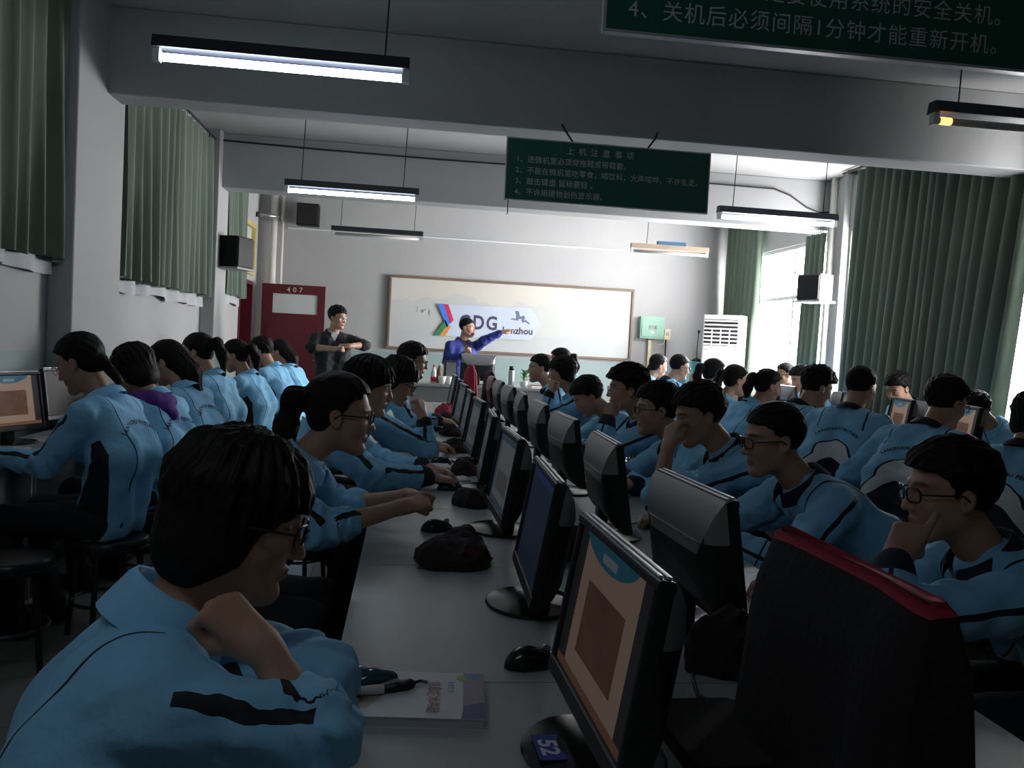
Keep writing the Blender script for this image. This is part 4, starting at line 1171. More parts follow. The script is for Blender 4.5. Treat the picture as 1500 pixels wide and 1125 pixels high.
def person(label, head, look, pitch=8, roll=0, body=None, pelvis=None, lean=0.2, fem=False, hair='short', style='boy', glasses=None,
           hands=(None, None), res=1.0, hunch=0.05, seed=1, seat=True, stand=False, collar=None, text=None, brow=1.0, sleeve=(0.93, 0.93),
           shw=None, group='students in light blue uniform jackets', stool_label=None, print_=None, fw=1.0, tone=1.0, elbow=(None, None), neckdrop=0.0, bulk=1.0, legs=True, elbow_at=(None, None)):
    """look: head direction in degrees (0 = +x, 90 = +y); hands: (right, left) each None or dict(at=, pose=, y=finger dir, z=back dir)"""
    d2 = lambda a: A3((math.cos(math.radians(a)), math.sin(math.radians(a)), 0))
    H = A3(head); RH = rotm(d2(look), pitch, roll); bdir = d2(body if body is not None else look); side = np.cross(bdir, (0, 0, 1.0))
    up = A3((0, 0, 1.0))
    if pelvis is None: pelvis = (H - bdir * (lean + .06))[:2]
    seat_z = 0.53 if not stand else 0.93
    Pv = A3((pelvis[0], pelvis[1], seat_z))
    skull = H + RH @ A3((0, -.024, -.055))
    N = H + RH @ A3((0, -.05, -.10)) + (unit(Pv - H)) * (.075 + neckdrop)       # base of the neck
    root = empty('person', (Pv[0], Pv[1], 0.0), 0, label, 'person', group)
    O = A3((Pv[0], Pv[1], 0.0))
    Mid = (Pv + N) / 2 - bdir * hunch + up * .02
    usp = unit(N - Mid)
    sw = shw or (.158 if fem else .178)
    k = bulk * (0.94 if fem else 1.0)
    Sh = [N - usp * .075 + side * s * sw + bdir * .01 for s in (1, -1)]          # right, left
    # hands and elbows
    El, Wr, HD = [], [], []
    for i, s in enumerate((1, -1)):
        hd = hands[i]
        if hd is None: hd = dict(at=Pv + bdir * .38 + side * s * .16 + up * .28, pose='relaxed', hide=True)
        pole = elbow[i] if elbow[i] is not None else (side * s * .7 - up * .7 - bdir * .25)
        e, w = ik(Sh[i], A3(hd['at']), .285, .255, pole)
        if elbow_at[i] is not None: e, w = A3(elbow_at[i]), A3(hd['at'])
        El.append(e); Wr.append(w)
        fa = unit(w - e); hy = unit(hd.get('y', fa)); hz = A3(hd.get('z', up)); hz = unit(hz - hy * (hz @ hy)); hx = np.cross(hy, hz)
        if s > 0: hx = -hx                                   # thumb side of the right hand
        HD.append((hx, hy, hz, hd))
    # ---------------- jacket
    h = (.0085 if res >= 2 else .0115 if res >= 1 else .016)
    spine = [Pv - up * .02, Mid, N - usp * .10]
    ar = [(Sh[i], El[i], Wr[i]) for i in (0, 1)]
    slv = [El[i] + (Wr[i] - El[i]) * sleeve[i] for i in (0, 1)]
    def torso(P):
        d = None
        for s in (1, -1):
            a = rcone(P, spine[0] + side * s * .075 * k, spine[1] + side * s * .085 * k, .118 * k, .112 * k)
            b = rcone(P, spine[1] + side * s * .085 * k, spine[2] + side * s * .075 * k, .112 * k, .105 * k)
            c = rcone(P, N - usp * .035, Sh[0 if s > 0 else 1] - usp * .0, .05, .066)
            e = su(su(a, b, .04), c, .05)
            d = e if d is None else su(d, e, .05)
        d = su(d, rcone(P, N - usp * .12, N - usp * .01, .085, .058), .05)
        return d
    def one_arm(P, i):
        a = rcone(P, ar[i][0], ar[i][1], .071 * k, .062 * k); b = rcone(P, ar[i][1], slv[i], .061 * k, .044 * k if sleeve[i] > .6 else .058 * k)
        return su(a, b, .025)
    cut = Pv[2] - (.075 if not stand else .12)
    fseed = seed * 13 + 5
    def jfn(P):
        t_ = torso(P)
        a_ = np.minimum(one_arm(P, 0), one_arm(P, 1))
        wv = wob(P, fseed, .11)
        d = su(t_ + f32(.0065) * wv, a_ + f32(.0075) * wob(P, fseed + 1, .075), .022)
        # soft bunching of the sleeve by the elbow
        for i in (0, 1):
            e = ar[i][1]; rr = np.sqrt((P[0] - f32(e[0])) ** 2 + (P[1] - f32(e[1])) ** 2 + (P[2] - f32(e[2])) ** 2)
            ax = unit(ar[i][2] - ar[i][0]); q = P[0] * f32(ax[0]) + P[1] * f32(ax[1]) + P[2] * f32(ax[2])
            d = d + f32(.008) * np.sin(q * f32(2 * math.pi / .05) + wv * f32(2.2)) * np.exp(-(rr / f32(.10)) ** 2)
        d = np.maximum(d, f32(cut) + f32(.006) * wv - P[2])
        return d
    pts = np.array(spine + [p for a in ar for p in a] + [N]); lo = pts.min(0) - .17; hi = pts.max(0) + .17; lo[2] = max(lo[2], min(cut, pts[:, 2].min() - .08) - .02)
    v, q = surface_nets(jfn, lo, hi, h)
    # garment coordinates for the seams
    P = [v[:, 0].astype(f32), v[:, 1].astype(f32), v[:, 2].astype(f32)]
    dt = torso(P); da = [one_arm(P, i) for i in (0, 1)]; wi = np.where(da[0] < da[1], 0, 1)
    a1 = spine[1] - spine[0]; a2 = N - spine[1]; L1, L2 = np.linalg.norm(a1), np.linalg.norm(a2)
    t1 = np.clip((v - spine[0]) @ a1 / L1 ** 2, -.3, 1); t2 = np.clip((v - spine[1]) @ a2 / L2 ** 2, 0, 1.3)
    tt = np.where((v - spine[1]) @ a2 > 0, .5 + .5 * t2, .5 * t1)
    cen = np.where(tt[:, None] > .5, spine[1] + t2[:, None] * a2, spine[0] + t1[:, None] * a1)
    tor = np.stack([tt, (v - cen) @ side, (v - cen) @ bdir], 1)
    arm = np.zeros((len(v), 3))
    for i in (0, 1):
        S_, E_, W_ = ar[i]; ba, bb = E_ - S_, W_ - E_
        u1 = np.clip((v - S_) @ ba / (ba @ ba), 0, 1); u2 = np.clip((v - E_) @ bb / (bb @ bb), 0, 1)
        p1 = S_ + u1[:, None] * ba; p2 = E_ + u2[:, None] * bb
        d1 = np.linalg.norm(v - p1, axis=1) - .062; d2_ = np.linalg.norm(v - p2, axis=1) - .05; fst = d1 < d2_
        uu = np.where(fst, u1, 1 + u2)
        ref0 = side * (1 if i == 0 else -1) + up * .45 + bdir * .15
        def comp(axv, pp):
            axv = unit(axv); rf = unit(ref0 - axv * (ref0 @ axv)); o_ = np.cross(axv, rf) * (1 if i == 0 else -1); rel = v - pp; ln = np.linalg.norm(rel, axis=1) + 1e-6
            return rel @ rf / ln, rel @ o_ / ln
        c1, c2 = comp(ba, p1), comp(bb, p2)
        row = np.stack([uu / (1 if True else 1), np.where(fst, c1[0], c2[0]), np.where(fst, c1[1], c2[1])], 1)
        row[:, 0] = np.where(row[:, 0] > 1, 1 + (row[:, 0] - 1) / max(.3, sleeve[i]) , row[:, 0])
        if sleeve[i] < .6: row[:, 0] = np.minimum(row[:, 0], 1.6)
        arm = np.where((wi == i)[:, None], row, arm)
    am = dt - np.minimum(da[0], da[1])
    jm = np_mesh('jacket', v - O, q, {'tor': ('FLOAT_VECTOR', tor), 'arm': ('FLOAT_VECTOR', arm), 'am': ('FLOAT', am)})
    jm.materials.append(MT['jacket_' + style])
    jk = obj({'blue_cardigan': 'cardigan', 'black_shirt': 'shirt'}.get(style, 'jacket'), jm, None, root)
    bvh = BVHTree.FromPolygons([tuple(p) for p in v], [tuple(int(i_) for i_ in f_) for f_ in q]) if (print_ or collar != 0) else None
    # ---------------- collar: a stand that folds outward, open at the throat
    ck = {'boy': 'collar_navy', 'girl': 'collar_blue', 'girl_plain': 'collar_blue', 'blue_cardigan': 'collar_cardigan', 'black_shirt': 'collar_black'}[style]
    nax = unit(skull - N); nf = unit(bdir - nax * (bdir @ nax)); ns = np.cross(nf, nax)
    rows = []; big = collar or 1.0
    for j in range(25):
        a = math.radians(-158 + 316 * j / 24) ; cdir = -nf * math.cos(a) * 1.08 + ns * math.sin(a)
        hgt = .036 * big * (1.0 - .35 * (abs(math.degrees(a)) / 158) ** 2); prof = []
        r0 = .066 if fem else .071
        for (rr, zz) in ((-.002, -.02), (.0, .0), (.001, hgt * .6), (.004, hgt), (.009, hgt * 1.03), (.015, hgt * .85), (.024, hgt * .25), (.030, -.012)):
            prof.append(N + nax * (zz - .008) + cdir * (r0 + rr) - nf * .004)
        rows.append(np.array(prof) - O)
    cm = MB().grid(rows).mesh('collar'); cm.materials.append(MT[ck])
    co_ = obj('collar', cm, None, jk, True)
    # ---------------- body: head, neck, forearms and hands in one mesh
    hh = .0034 if res >= 2 else .0052 if res >= 1 else .0075
    nk = RH.T @ (N - usp * .05 - H)
    hv, hq = surface_nets(head_fn(fem, seed, nk, fw), (np.minimum((-.115, -.125, -.15), nk - .07)), (np.maximum((.115, .13, .135), nk + .07)), hh)
    hc = head_color(hv, fem, brow, tone); parts = [(H + hv @ RH.T, hq)]; cols = [hc]
    for i in (0, 1):
        hx, hy, hz, hd = HD[i]
        if hd.get('hide'): continue
        av, aq = arm_skin(El[i], Wr[i], hx, hy, hz, hd.get('pose', 'relaxed'), max(0.0, sleeve[i] - .12), .0040 if res >= 2 else .0055 if res >= 1 else .0085, 1.0 if not fem else .94, (Sh[i], N - usp * .05))
        parts.append((av, aq)); cols.append(np.tile(np.append(SKIN * tone * .96, 1), (len(av), 1)))
    bv, bq = join_np(parts)
    bm = np_mesh('body', bv - O, bq, {'Col': ('FLOAT_COLOR', np.concatenate(cols))}); bm.materials.append(MT['skin'])
    obj('body', bm, None, root)
    # ---------------- hair, spectacles
    M4 = Matrix.Identity(4)
    for a in range(3):
        for b in range(3): M4[a][b] = RH[a, b]
        M4[a][3] = H[a] - O[a]
    ho = obj('hair', hair_mesh(hair, seed % 3, .0042 if res >= 2 else .006 if res >= 1 else .008), None, root); ho.matrix_local = M4
    if hair == 'ponytail':
        t = MB().tube([(.025 * math.cos(x), -.118, .046 + .025 * math.sin(x)) for x in np.linspace(0, 6.283, 13)], .006, 6, cap=False)
        t.build('hair_tie', MT['hair_tie'], ho)
    if glasses:
        key = glasses
        if key not in _specs:
            fm, lm = specs_mesh(glasses == 'round', .0016 if glasses == 'metal' else .0024)
            fm.materials.append(MT['specs_metal' if glasses == 'metal' else 'specs']); lm.materials.append(MT['lens']); _specs[key] = (fm, lm)
        g = obj('spectacles', _specs[key][0], None, root); g.matrix_local = M4; obj('lens', _specs[key][1], None, g)
    # ---------------- trousers and shoes
    if legs:
        hips = [Pv + side * s * .085 for s in (1, -1)]
        if stand:
            knee = [Pv + side * s * .09 + bdir * .02 - up * .43 for s in (1, -1)]; ank = [Pv * A3((1, 1, 0)) + side * s * .1 + up * .09 for s in (1, -1)]
        else:
            knee = [Pv + side * s * .12 + bdir * .40 - up * .02 for s in (1, -1)]; ank = [A3((Pv[0], Pv[1], .09)) + side * s * .12 + bdir * .36 for s in (1, -1)]
        def tfn(P):
            d = None
            for i in (0, 1):
                e = su(rcone(P, hips[i], knee[i], .095, .066), rcone(P, knee[i], ank[i], .064, .052), .03)
                d = e if d is None else su(d, e, .04)
            d = su(d, rcone(P, hips[0], hips[1], .098, .098), .05) + f32(.004) * wob(P, seed, .12)
            return np.maximum(d, (f32(.452) - P[2]) if not stand else d) if False else d
        pts = np.array(hips + knee + ank); lo = pts.min(0) - .13; hi = pts.max(0) + .13; lo[2] = .02
        tv, tq = surface_nets(tfn, lo, hi, .018 if res < 2 else .014)
        if not stand:   # flatten where the seat carries the weight
            near_ = np.hypot(tv[:, 0] - Pv[0], tv[:, 1] - Pv[1]) < .19
            tv[:, 2] = np.where(near_ & (tv[:, 2] < .455), .455, tv[:, 2])
        tmsh = np_mesh('trousers', tv - O, tq); tmsh.materials.append(MT['trousers']); obj('trousers', tmsh, None, root)
        for i, s in enumerate((1, -1)):
            sh = obj('shoe', SHOE, None, root); a = ank[i]; sh.location = (a[0] - O[0], a[1] - O[1], 0.0)
            sh.rotation_euler = (0, 0, math.atan2(bdir[1], bdir[0]) - math.pi / 2)
    # ---------------- lettering across the back
    if print_:
        body_, wdt, drop, size = print_
        tv_, tf_ = text_mesh(body_, size, size * .03, 1.12); tv_ = tv_ - np.array([(tv_[:, 0].min() + tv_[:, 0].max()) / 2, 0])
        sc_ = wdt / (tv_[:, 0].max() - tv_[:, 0].min()); tv_ = tv_ * sc_
        Rr = wdt * .62; out = []
        cN = N - usp * drop
        for (x, y) in tv_:
            th = x / Rr; px = (Rr + y) * math.sin(th); pz = (Rr + y) * math.cos(th) - Rr
            o_ = cN + side * px + usp * pz - bdir * .5
            hit = bvh.ray_cast(Vector(o_), Vector(bdir), 1.0)
            if hit[0] is None: pt = cN + side * px + usp * pz - bdir * .1
            else: pt = A3(hit[0]) + A3(hit[1]) * .0025 if (A3(hit[1]) @ bdir) < 0 else A3(hit[0]) - bdir * .0025
            out.append(pt - O)
        MB().add(out, tf_).build('lettering', MT['jacket_print'], jk)
    if seat:
        stool(Pv[0], Pv[1], stool_label or ('stool under ' + label), rz=seed * .7)
    return root
# ================================================================== PEOPLE
def HD(at, pose='relaxed', y=None, z=None):
    return {k: v for k, v in dict(at=at, pose=pose, y=y, z=z).items() if v is not None}
PRT = ('LANZHOU FEITIAN', .25, .115, .035)
# --- left side of the middle row, looking right at their monitors
person('girl with bobbed hair and glasses in the foreground, fist under her chin', (-.25, 1.36, 1.08), 2, pitch=14, roll=-3, body=14, pelvis=(-.40, 1.22), fem=True, hair='bob', style='girl_plain', glasses='thin',
       hands=(HD((-.185, 1.225, .925), 'fist', y=(-.72, .1, .6), z=(.45, -.5, .75)), dict(at=(-.26, 1.33, .80), hide=True)), sleeve=(.18, .9), res=2, seed=1, hunch=.05,
       elbow_at=((-.105, 1.19, .815), (-.12, 1.40, .81)), bulk=1.06, collar=1.6, stool_label='stool under the foreground girl with the bob')
person('girl with a ponytail and round glasses, hands folded over the desk', (-.205, 2.75, 1.125), 2, pitch=6, body=-4, pelvis=(-.66, 2.72), fem=True, hair='ponytail', style='girl', glasses='thick',
       hands=(HD((.0, 2.68, .85), 'fist', y=(.8, .45, .1), z=(.2, -.3, .9)), HD((.02, 2.82, .86), 'fist', y=(.75, -.6, .1), z=(.2, .2, .9))), sleeve=(.3, .3), res=2, seed=2, hunch=.08,
       elbow_at=((-.24, 2.58, .79), (-.22, 2.93, .79)), collar=1.25, stool_label='stool under the girl with the ponytail')
person('student with a thick black fringe working the mouse, behind the ponytail girl', (-.165, 3.72, 1.165), -4, pitch=10, body=-2, pelvis=(-.62, 3.7), hair='fringe', style='girl',
       hands=(HD((.11, 3.60, .80), 'mouse', y=(.95, .1, -.12)), HD((.10, 3.80, .81), 'mouse', y=(.95, -.2, -.1))), sleeve=(.92, .92), res=2, seed=3, hunch=.08, elbow_at=((-.13, 3.50, .81), (-.12, 3.9, .81)), stool_label='stool under the student with the thick fringe')
person('bowed student with glasses resting the face on one hand, middle row left', (-.055, 4.7, 1.15), -6, pitch=24, body=0, pelvis=(-.56, 4.7), hair='fringe', style='girl', glasses='thick',
       hands=(HD((.09, 4.58, .97), 'fist', y=(-.25, .15, .9), z=(.8, -.6, .2)), HD((.15, 4.8, .8), 'mouse', y=(.95, -.1, -.1))), sleeve=(.8, .92), res=1, seed=4, hunch=.08, elbow_at=((.12, 4.58, .80), None), stool_label='stool under the bowed student of the middle row')
person('short haired student with glasses at the far left end of the middle row', (.035, 6.3, 1.225), -4, pitch=8, body=0, pelvis=(-.45, 6.3), hair='short', style='girl', glasses='thin',
       hands=(HD((.24, 6.18, .80), 'mouse', y=(.95, .1, -.1)), HD((.24, 6.4, .80), 'mouse', y=(.95, -.1, -.1))), res=1, seed=5, stool_label='stool at the far left end of the middle row')
# --- right side of the middle row, looking left
person('boy with dark framed glasses nearest on the right, chin on his fist', (1.335, 1.95, 1.065), 173, pitch=4, body=172, pelvis=(1.70, 1.93), hair='short', style='boy', glasses='thick',
       hands=(HD((1.05, 2.12, .80), 'mouse', y=(-.95, .1, -.1)), HD((1.135, 1.83, .925), 'point', y=(.55, .25, .75), z=(-.55, -.75, .3))), sleeve=(.92, .85), res=2, seed=6, elbow_at=(None, (1.09, 1.76, .805)), hunch=.08, collar=1.2, stool_label='stool under the nearest boy on the right')
person('crop haired boy with dark glasses, second on the right of the middle row', (1.255, 2.80, 1.095), 180, pitch=8, body=178, pelvis=(1.66, 2.8), hair='crop', style='boy', glasses='thick',
       hands=(HD((.98, 2.95, .80), 'mouse', y=(-.95, 0, -.1)), HD((1.0, 2.66, .80), 'mouse', y=(-.95, .1, -.1))), sleeve=(.93, .9), res=2, seed=7, hunch=.10, collar=1.2, stool_label='stool under the crop haired boy with dark glasses')
person('boy without glasses holding his forehead, bare forearm upright on the desk', (1.205, 3.42, 1.125), 184, pitch=16, body=180, pelvis=(1.62, 3.44), hair='short', style='boy',
       hands=(HD((.98, 3.6, .80), 'mouse', y=(-.95, 0, -.1)), HD((1.045, 3.30, 1.0), 'relaxed', y=(.25, .2, .93), z=(-.85, -.4, .2))), sleeve=(.92, .25), res=2, seed=8, elbow_at=(None, (1.0, 3.25, .80)), hunch=.09, stool_label='stool under the boy holding his forehead')
person('boy with thin glasses looking straight left, fourth on the right of the middle row', (1.205, 4.03, 1.10), 176, pitch=4, body=178, pelvis=(1.62, 4.05), hair='short', style='boy', glasses='thin',
       hands=(HD((.95, 4.2, .80), 'mouse', y=(-.95, 0, -.1)), HD((1.0, 3.88, .80), 'flat', y=(-.9, .3, 0))), res=1.5, seed=9, hunch=.09, stool_label='stool under the boy with thin glasses')
person('boy with wire glasses pressing his knuckles to his mouth', (1.215, 4.66, 1.165), 178, pitch=3, body=178, pelvis=(1.62, 4.68), hair='spiky', style='boy', glasses='metal',
       hands=(HD((.98, 4.85, .80), 'mouse', y=(-.95, 0, -.1)), HD((1.085, 4.50, 1.0), 'fist', y=(.1, .1, .95), z=(-.8, -.5, .1))), sleeve=(.92, .95), res=1.5, seed=10, elbow_at=(None, (1.03, 4.46, .82)), hunch=.08, stool_label='stool under the boy with wire glasses')
person('boy bending low over the desk, middle row right', (1.205, 5.62, 1.06), 180, pitch=34, body=176, pelvis=(1.68, 5.6), hair='short', style='boy',
       hands=(HD((.98, 5.8, .80), 'mouse', y=(-.95, 0, -.1)), HD((1.0, 5.45, .80), 'mouse', y=(-.95, 0, -.1))), res=1, seed=11, hunch=.11, stool_label='stool under the boy bending low')
person('student with wire glasses leaning the cheek on a hand, far middle row right', (1.205, 6.65, 1.185), 176, pitch=4, body=178, pelvis=(1.62, 6.65), hair='fringe', style='girl', glasses='metal',
       hands=(HD((1.0, 6.8, .80), 'mouse', y=(-.95, 0, -.1)), HD((1.10, 6.50, 1.03), 'fist', y=(.2, .2, .93), z=(-.8, -.5, .1))), sleeve=(.92, .9), res=1, seed=12, elbow_at=(None, (1.04, 6.47, .82)), stool_label='stool under the student leaning on a hand')
person('crop haired boy in profile at the far end of the middle row', (1.155, 7.5, 1.19), 180, pitch=4, body=178, pelvis=(1.56, 7.5), hair='crop', style='boy', res=1, seed=13, stool_label='stool at the far right end of the middle row')
person('girl with tied hair half hidden behind the far boy', (1.5, 8.45, 1.25), 170, pitch=6, body=175, pelvis=(1.86, 8.45), fem=True, hair='ponytail', style='girl', res=.6, seed=14, stool_label='stool of the half hidden girl')
# --- window row, seen from behind, looking right
person('student cut off by the right edge, seen from behind', (2.80, 3.52, 1.165), 40, pitch=10, body=45, pelvis=(2.42, 3.3), hair='fringe', style='boy', res=1.5, seed=15, print_=PRT, stool_label='stool under the student at the right edge')
person('boy seen from behind with his face turned to the window', (2.72, 4.03, 1.20), 12, pitch=16, body=34, pelvis=(2.36, 3.82), hair='short', style='boy', glasses='thin', res=1.5, seed=16, hunch=.08, print_=PRT, stool_label='stool under the boy turned to the window')
person('crop haired boy seen from behind with lettering on his back, left of the large curtain', (2.72, 4.86, 1.235), 30, pitch=10, body=44, pelvis=(2.44, 4.62), hair='crop', style='boy', res=1.5, seed=17, hunch=.07, print_=PRT, bulk=1.05, stool_label='stool under the boy with lettering on his back')
person('spiky haired boy bowing toward a monitor on the window row', (2.74, 5.45, 1.205), 4, pitch=18, body=15, pelvis=(2.38, 5.35), hair='spiky', style='boy', res=1, seed=18, hunch=.09, stool_label='stool under the spiky haired boy')
person('girl with low ponytail on the window row, before the bright window', (2.74, 6.25, 1.17), 8, pitch=14, body=20, pelvis=(2.40, 6.15), fem=True, hair='ponytail', style='girl', res=1, seed=19, stool_label='stool under the girl before the bright window')
person('girl with ponytail in front of the air conditioner', (2.72, 6.85, 1.185), 6, pitch=10, body=18, pelvis=(2.38, 6.75), fem=True, hair='ponytail', style='girl', res=1, seed=20, stool_label='stool under the girl before the air conditioner')
person('girl with ponytail just left of the air conditioner', (2.74, 7.42, 1.225), 8, pitch=8, body=18, pelvis=(2.42, 7.32), fem=True, hair='ponytail', style='girl', res=1, seed=21, stool_label='stool left of the air conditioner')
person('crop haired boy with glasses in front of the electric box', (2.75, 8.45, 1.25), 8, pitch=10, body=15, pelvis=(2.40, 8.4), hair='crop', style='boy', glasses='thin', res=1, seed=22, stool_label='stool below the electric box')
person('girl with hair drawn back, farthest on the window row', (2.78, 9.3, 1.24), 10, pitch=10, body=15, pelvis=(2.46, 9.25), fem=True, hair='bunches', style='girl', res=.6, seed=23, stool_label='farthest stool of the window row')
# --- window side, looking left
person('boy with glasses sitting against the bright window', (4.1, 8.95, 1.225), 188, pitch=6, body=184, pelvis=(4.4, 8.9), hair='crop', style='boy', glasses='thin', res=.6, seed=24, stool_label='stool against the bright window')
person('bowed boy whose hair shows above a monitor by the bright window', (3.93, 8.2, 1.2), 184, pitch=22, body=184, pelvis=(4.32, 8.2), hair='short', style='boy', res=.6, seed=25, stool_label='stool of the bowed boy by the bright window')
person('bowed boy in front of the large dark curtain', (3.95, 6.5, 1.195), 200, pitch=26, body=188, pelvis=(4.28, 6.5), hair='short', style='boy', res=1, seed=26, stool_label='stool before the large dark curtain')
person('student bending behind the boy turned to the window', (3.90, 5.45, 1.09), 190, pitch=40, body=186, pelvis=(4.27, 5.45), hair='short', style='girl', res=1, seed=27, hunch=.12, stool_label='stool of the student bending by the curtain')
# --- left wall row, looking left
person('girl with low tied hair and wire glasses, nearest at the left wall', (-1.43, 3.94, 1.195), 170, pitch=24, body=168, pelvis=(-1.27, 3.90), fem=True, hair='bunches', style='girl', glasses='metal',
       hands=(None, HD((-1.72, 3.78, .80), 'flat', y=(-.9, .2, 0))), elbow_at=(None, (-1.48, 3.74, .78)), res=2, seed=28, hunch=.09, print_=PRT, stool_label='stool under the nearest girl at the left wall')
person('girl with a bob and a purple hood at the left wall', (-1.42, 4.64, 1.145), 165, pitch=26, body=158, pelvis=(-1.27, 4.58), fem=True, hair='bob', style='girl', res=1.5, seed=29, hunch=.09, print_=PRT, stool_label='stool under the girl with the purple hood')
person('girl with long loose hair, third at the left wall', (-1.42, 5.26, 1.165), 168, pitch=24, body=160, pelvis=(-1.27, 5.2), fem=True, hair='long', style='girl', res=1, seed=30, hunch=.09, print_=PRT, stool_label='stool under the third girl at the left wall')
person('girl with a long thick ponytail, fourth at the left wall', (-1.42, 6.0, 1.215), 166, pitch=18, body=160, pelvis=(-1.27, 5.95), fem=True, hair='ponytail', style='girl', res=1, seed=31, hunch=.08, stool_label='stool under the girl with the thick ponytail')
person('girl with a short ponytail, fifth at the left wall', (-1.40, 7.15, 1.175), 172, pitch=16, body=164, pelvis=(-1.22, 7.1), fem=True, hair='ponytail', style='girl', res=1, seed=32, hunch=.08, stool_label='stool under the girl with the short ponytail')
person('student at the left wall next to the open door', (-1.38, 8.25, 1.20), 168, pitch=20, body=162, pelvis=(-1.2, 8.2), hair='short', style='girl', res=.6, seed=33, hunch=.08, stool_label='stool next to the open door')
person('farthest girl at the left wall, long hair before the red door', (-1.33, 9.05, 1.185), 165, pitch=18, body=158, pelvis=(-1.15, 9.0), fem=True, hair='long', style='girl', res=.6, seed=34, hunch=.08, stool_label='farthest stool at the left wall')
# --- two adults at the front
man = person('man in a black short sleeved shirt and glasses standing by the door', (-.80, 9.65, 1.585), -38, pitch=6, body=-72, pelvis=(-.84, 9.70), hair='short', style='black_shirt', glasses='metal', stand=True, seat=False, hunch=.0,
       hands=(HD((-.80, 9.40, 1.245), 'fist', y=(.95, -.1, .15), z=(.1, -.5, .85)), HD((-.66, 9.43, 1.285), 'fist', y=(-.95, -.1, -.1), z=(.1, -.5, .85))), sleeve=(.10, .10), res=1.5, seed=35,
       elbow_at=((-1.06, 9.56, 1.25), (-.50, 9.62, 1.30)), group='adults at the front', shw=.19)
pres = person('man in a blue cardigan pointing to the right in front of the banner', (.745, 11.2, 1.585), -28, pitch=2, body=-62, pelvis=(.70, 11.25), hair='crop', style='blue_cardigan', stand=True, seat=False, hunch=.0,
       hands=(HD((.72, 10.98, 1.24), 'fist', y=(.5, -.5, .6), z=(.3, -.8, .2)), HD((1.185, 11.05, 1.555), 'point', y=(.95, -.1, .3), z=(0, -.3, .9))), sleeve=(.93, .9), res=1.5, seed=36,
       elbow_at=((.50, 11.12, 1.14), (.965, 11.12, 1.43)), group='adults at the front', shw=.19)
# ------------------------------------------------------------------ things people wear or carry
def local(root, p): return Vector(p) - root.location
wt = MB().tube([tuple(local(man, (-.605 + .0 * t, 9.447 + .03 * math.cos(t), 1.287 + .03 * math.sin(t)))) for t in np.linspace(0, 6.283, 13)], .006, 6, cap=False)
wt.build('wrist_watch', MT['silver'], man, True)
MB().tube([tuple(local(pres, p)) for p in ((.80, 11.12, 1.50), (.81, 11.09, 1.503), (.815, 11.07, 1.512))], .018, 10).build('microphone_foam', mat('red_foam', (0.25, 0.01, 0.015), 0.9), pres, True)
MB().tube([tuple(local(pres, p)) for p in ((.705, 11.1, 1.55), (.76, 11.06, 1.505), (.81, 11.08, 1.505))], .003, 6).build('microphone_boom', MT['white_plastic'], pres)
ph = empty('phone', (-.735, 9.40, 1.27), 0, 'small white phone between the hands of the man in black', 'phone')
MB().rbox(-.03, -.06, -.005, .03, .05, .005, .006, axis=2).build('case', MT['white_plastic'], ph)
# purple hood over the second girl's collar
hd_root = [o for o in bpy.data.objects if o.name.startswith('person') and 'purple' in str(o.get('label', ''))][0]
def hood_fn(P):
    c = (-1.33, 4.585, .985)
    d = ell(P, c, (.135, .13, .065)); d = np.abs(d) - f32(.012)
    d = smx(d, -ell(P, (-1.42, 4.62, 1.06), (.14, .12, .09)), .02)
    d = su(d, rcone(P, (-1.26, 4.50, .97), (-1.19, 4.54, .93), .04, .03), .04)
    return d + f32(.005) * wob(P, 4, .07)
hv, hq = surface_nets(hood_fn, (-1.58, 4.4, .88), (-1.12, 4.8, 1.16), .009)
hm_ = np_mesh('hood', hv - A3(hd_root.location), hq); hm_.materials.append(mat('purple_fleece', (0.10, 0.025, 0.22), 0.85, var=0.2, vscale=20, bmp=0.5, bscale=120)); obj('hood', hm_, None, hd_root)

# ------------------------------------------------------------------ dust covers
def crumple(x, y, rx, ry, h, seed, label, mt='cover', z=.75):
    r_ = np.random.RandomState(seed)
    bl = [(r_.uniform(-.5, .5) * rx, r_.uniform(-.5, .5) * ry, r_.uniform(.35, .65) * rx, r_.uniform(.35, .65) * ry, h * r_.uniform(.6, 1.0)) for _ in range(6)]
    def fn(P):
        d = ell(P, (0, 0, .005), (rx * .85, ry * .85, h * .55))
        for (bx, by, a, b, c) in bl: d = su(d, ell(P, (bx, by, .0), (a, b, c)), .03)
        d = d + f32(.010) * np.abs(wob(P, seed, .09)) + f32(.005) * wob(P, seed + 3, .035)
        return np.maximum(d, -P[2] + f32(.0008))
    v, q = surface_nets(fn, (-rx * 1.35, -ry * 1.35, -.02), (rx * 1.35, ry * 1.35, h * 1.4), .008)
    me = np_mesh('dust_cover', v, q); me.materials.append(MT[mt])
    o = obj('dust_cover', me, None); o.location = (x, y, z)
    return tag(o, label, 'dust cover', 'crumpled monitor dust covers')
crumple(.155, 2.45, .13, .19, .085, 1, 'crumpled black and red dust cover on the desk in front of the second monitor')
crumple(.50, 2.58, .12, .16, .10, 2, 'crumpled black dust cover lying between the two monitor rows')
crumple(.66, 1.62, .095, .085, .13, 3, 'black dust cover heaped beside the nearest covered monitor')
crumple(.26, 3.28, .075, .10, .075, 4, 'black dust cover between the third and fourth monitors')
crumple(.30, 4.08, .075, .11, .075, 5, 'dark red dust cover beyond the fourth monitor')
crumple(.30, 4.92, .08, .11, .08, 6, 'dark dust cover beside the fifth monitor')
crumple(.31, 5.75, .08, .11, .08, 7, 'dark dust cover beyond the sixth monitor')
crumple(.32, 6.58, .09, .12, .09, 8, 'dark red dust cover near the far end of the middle row')
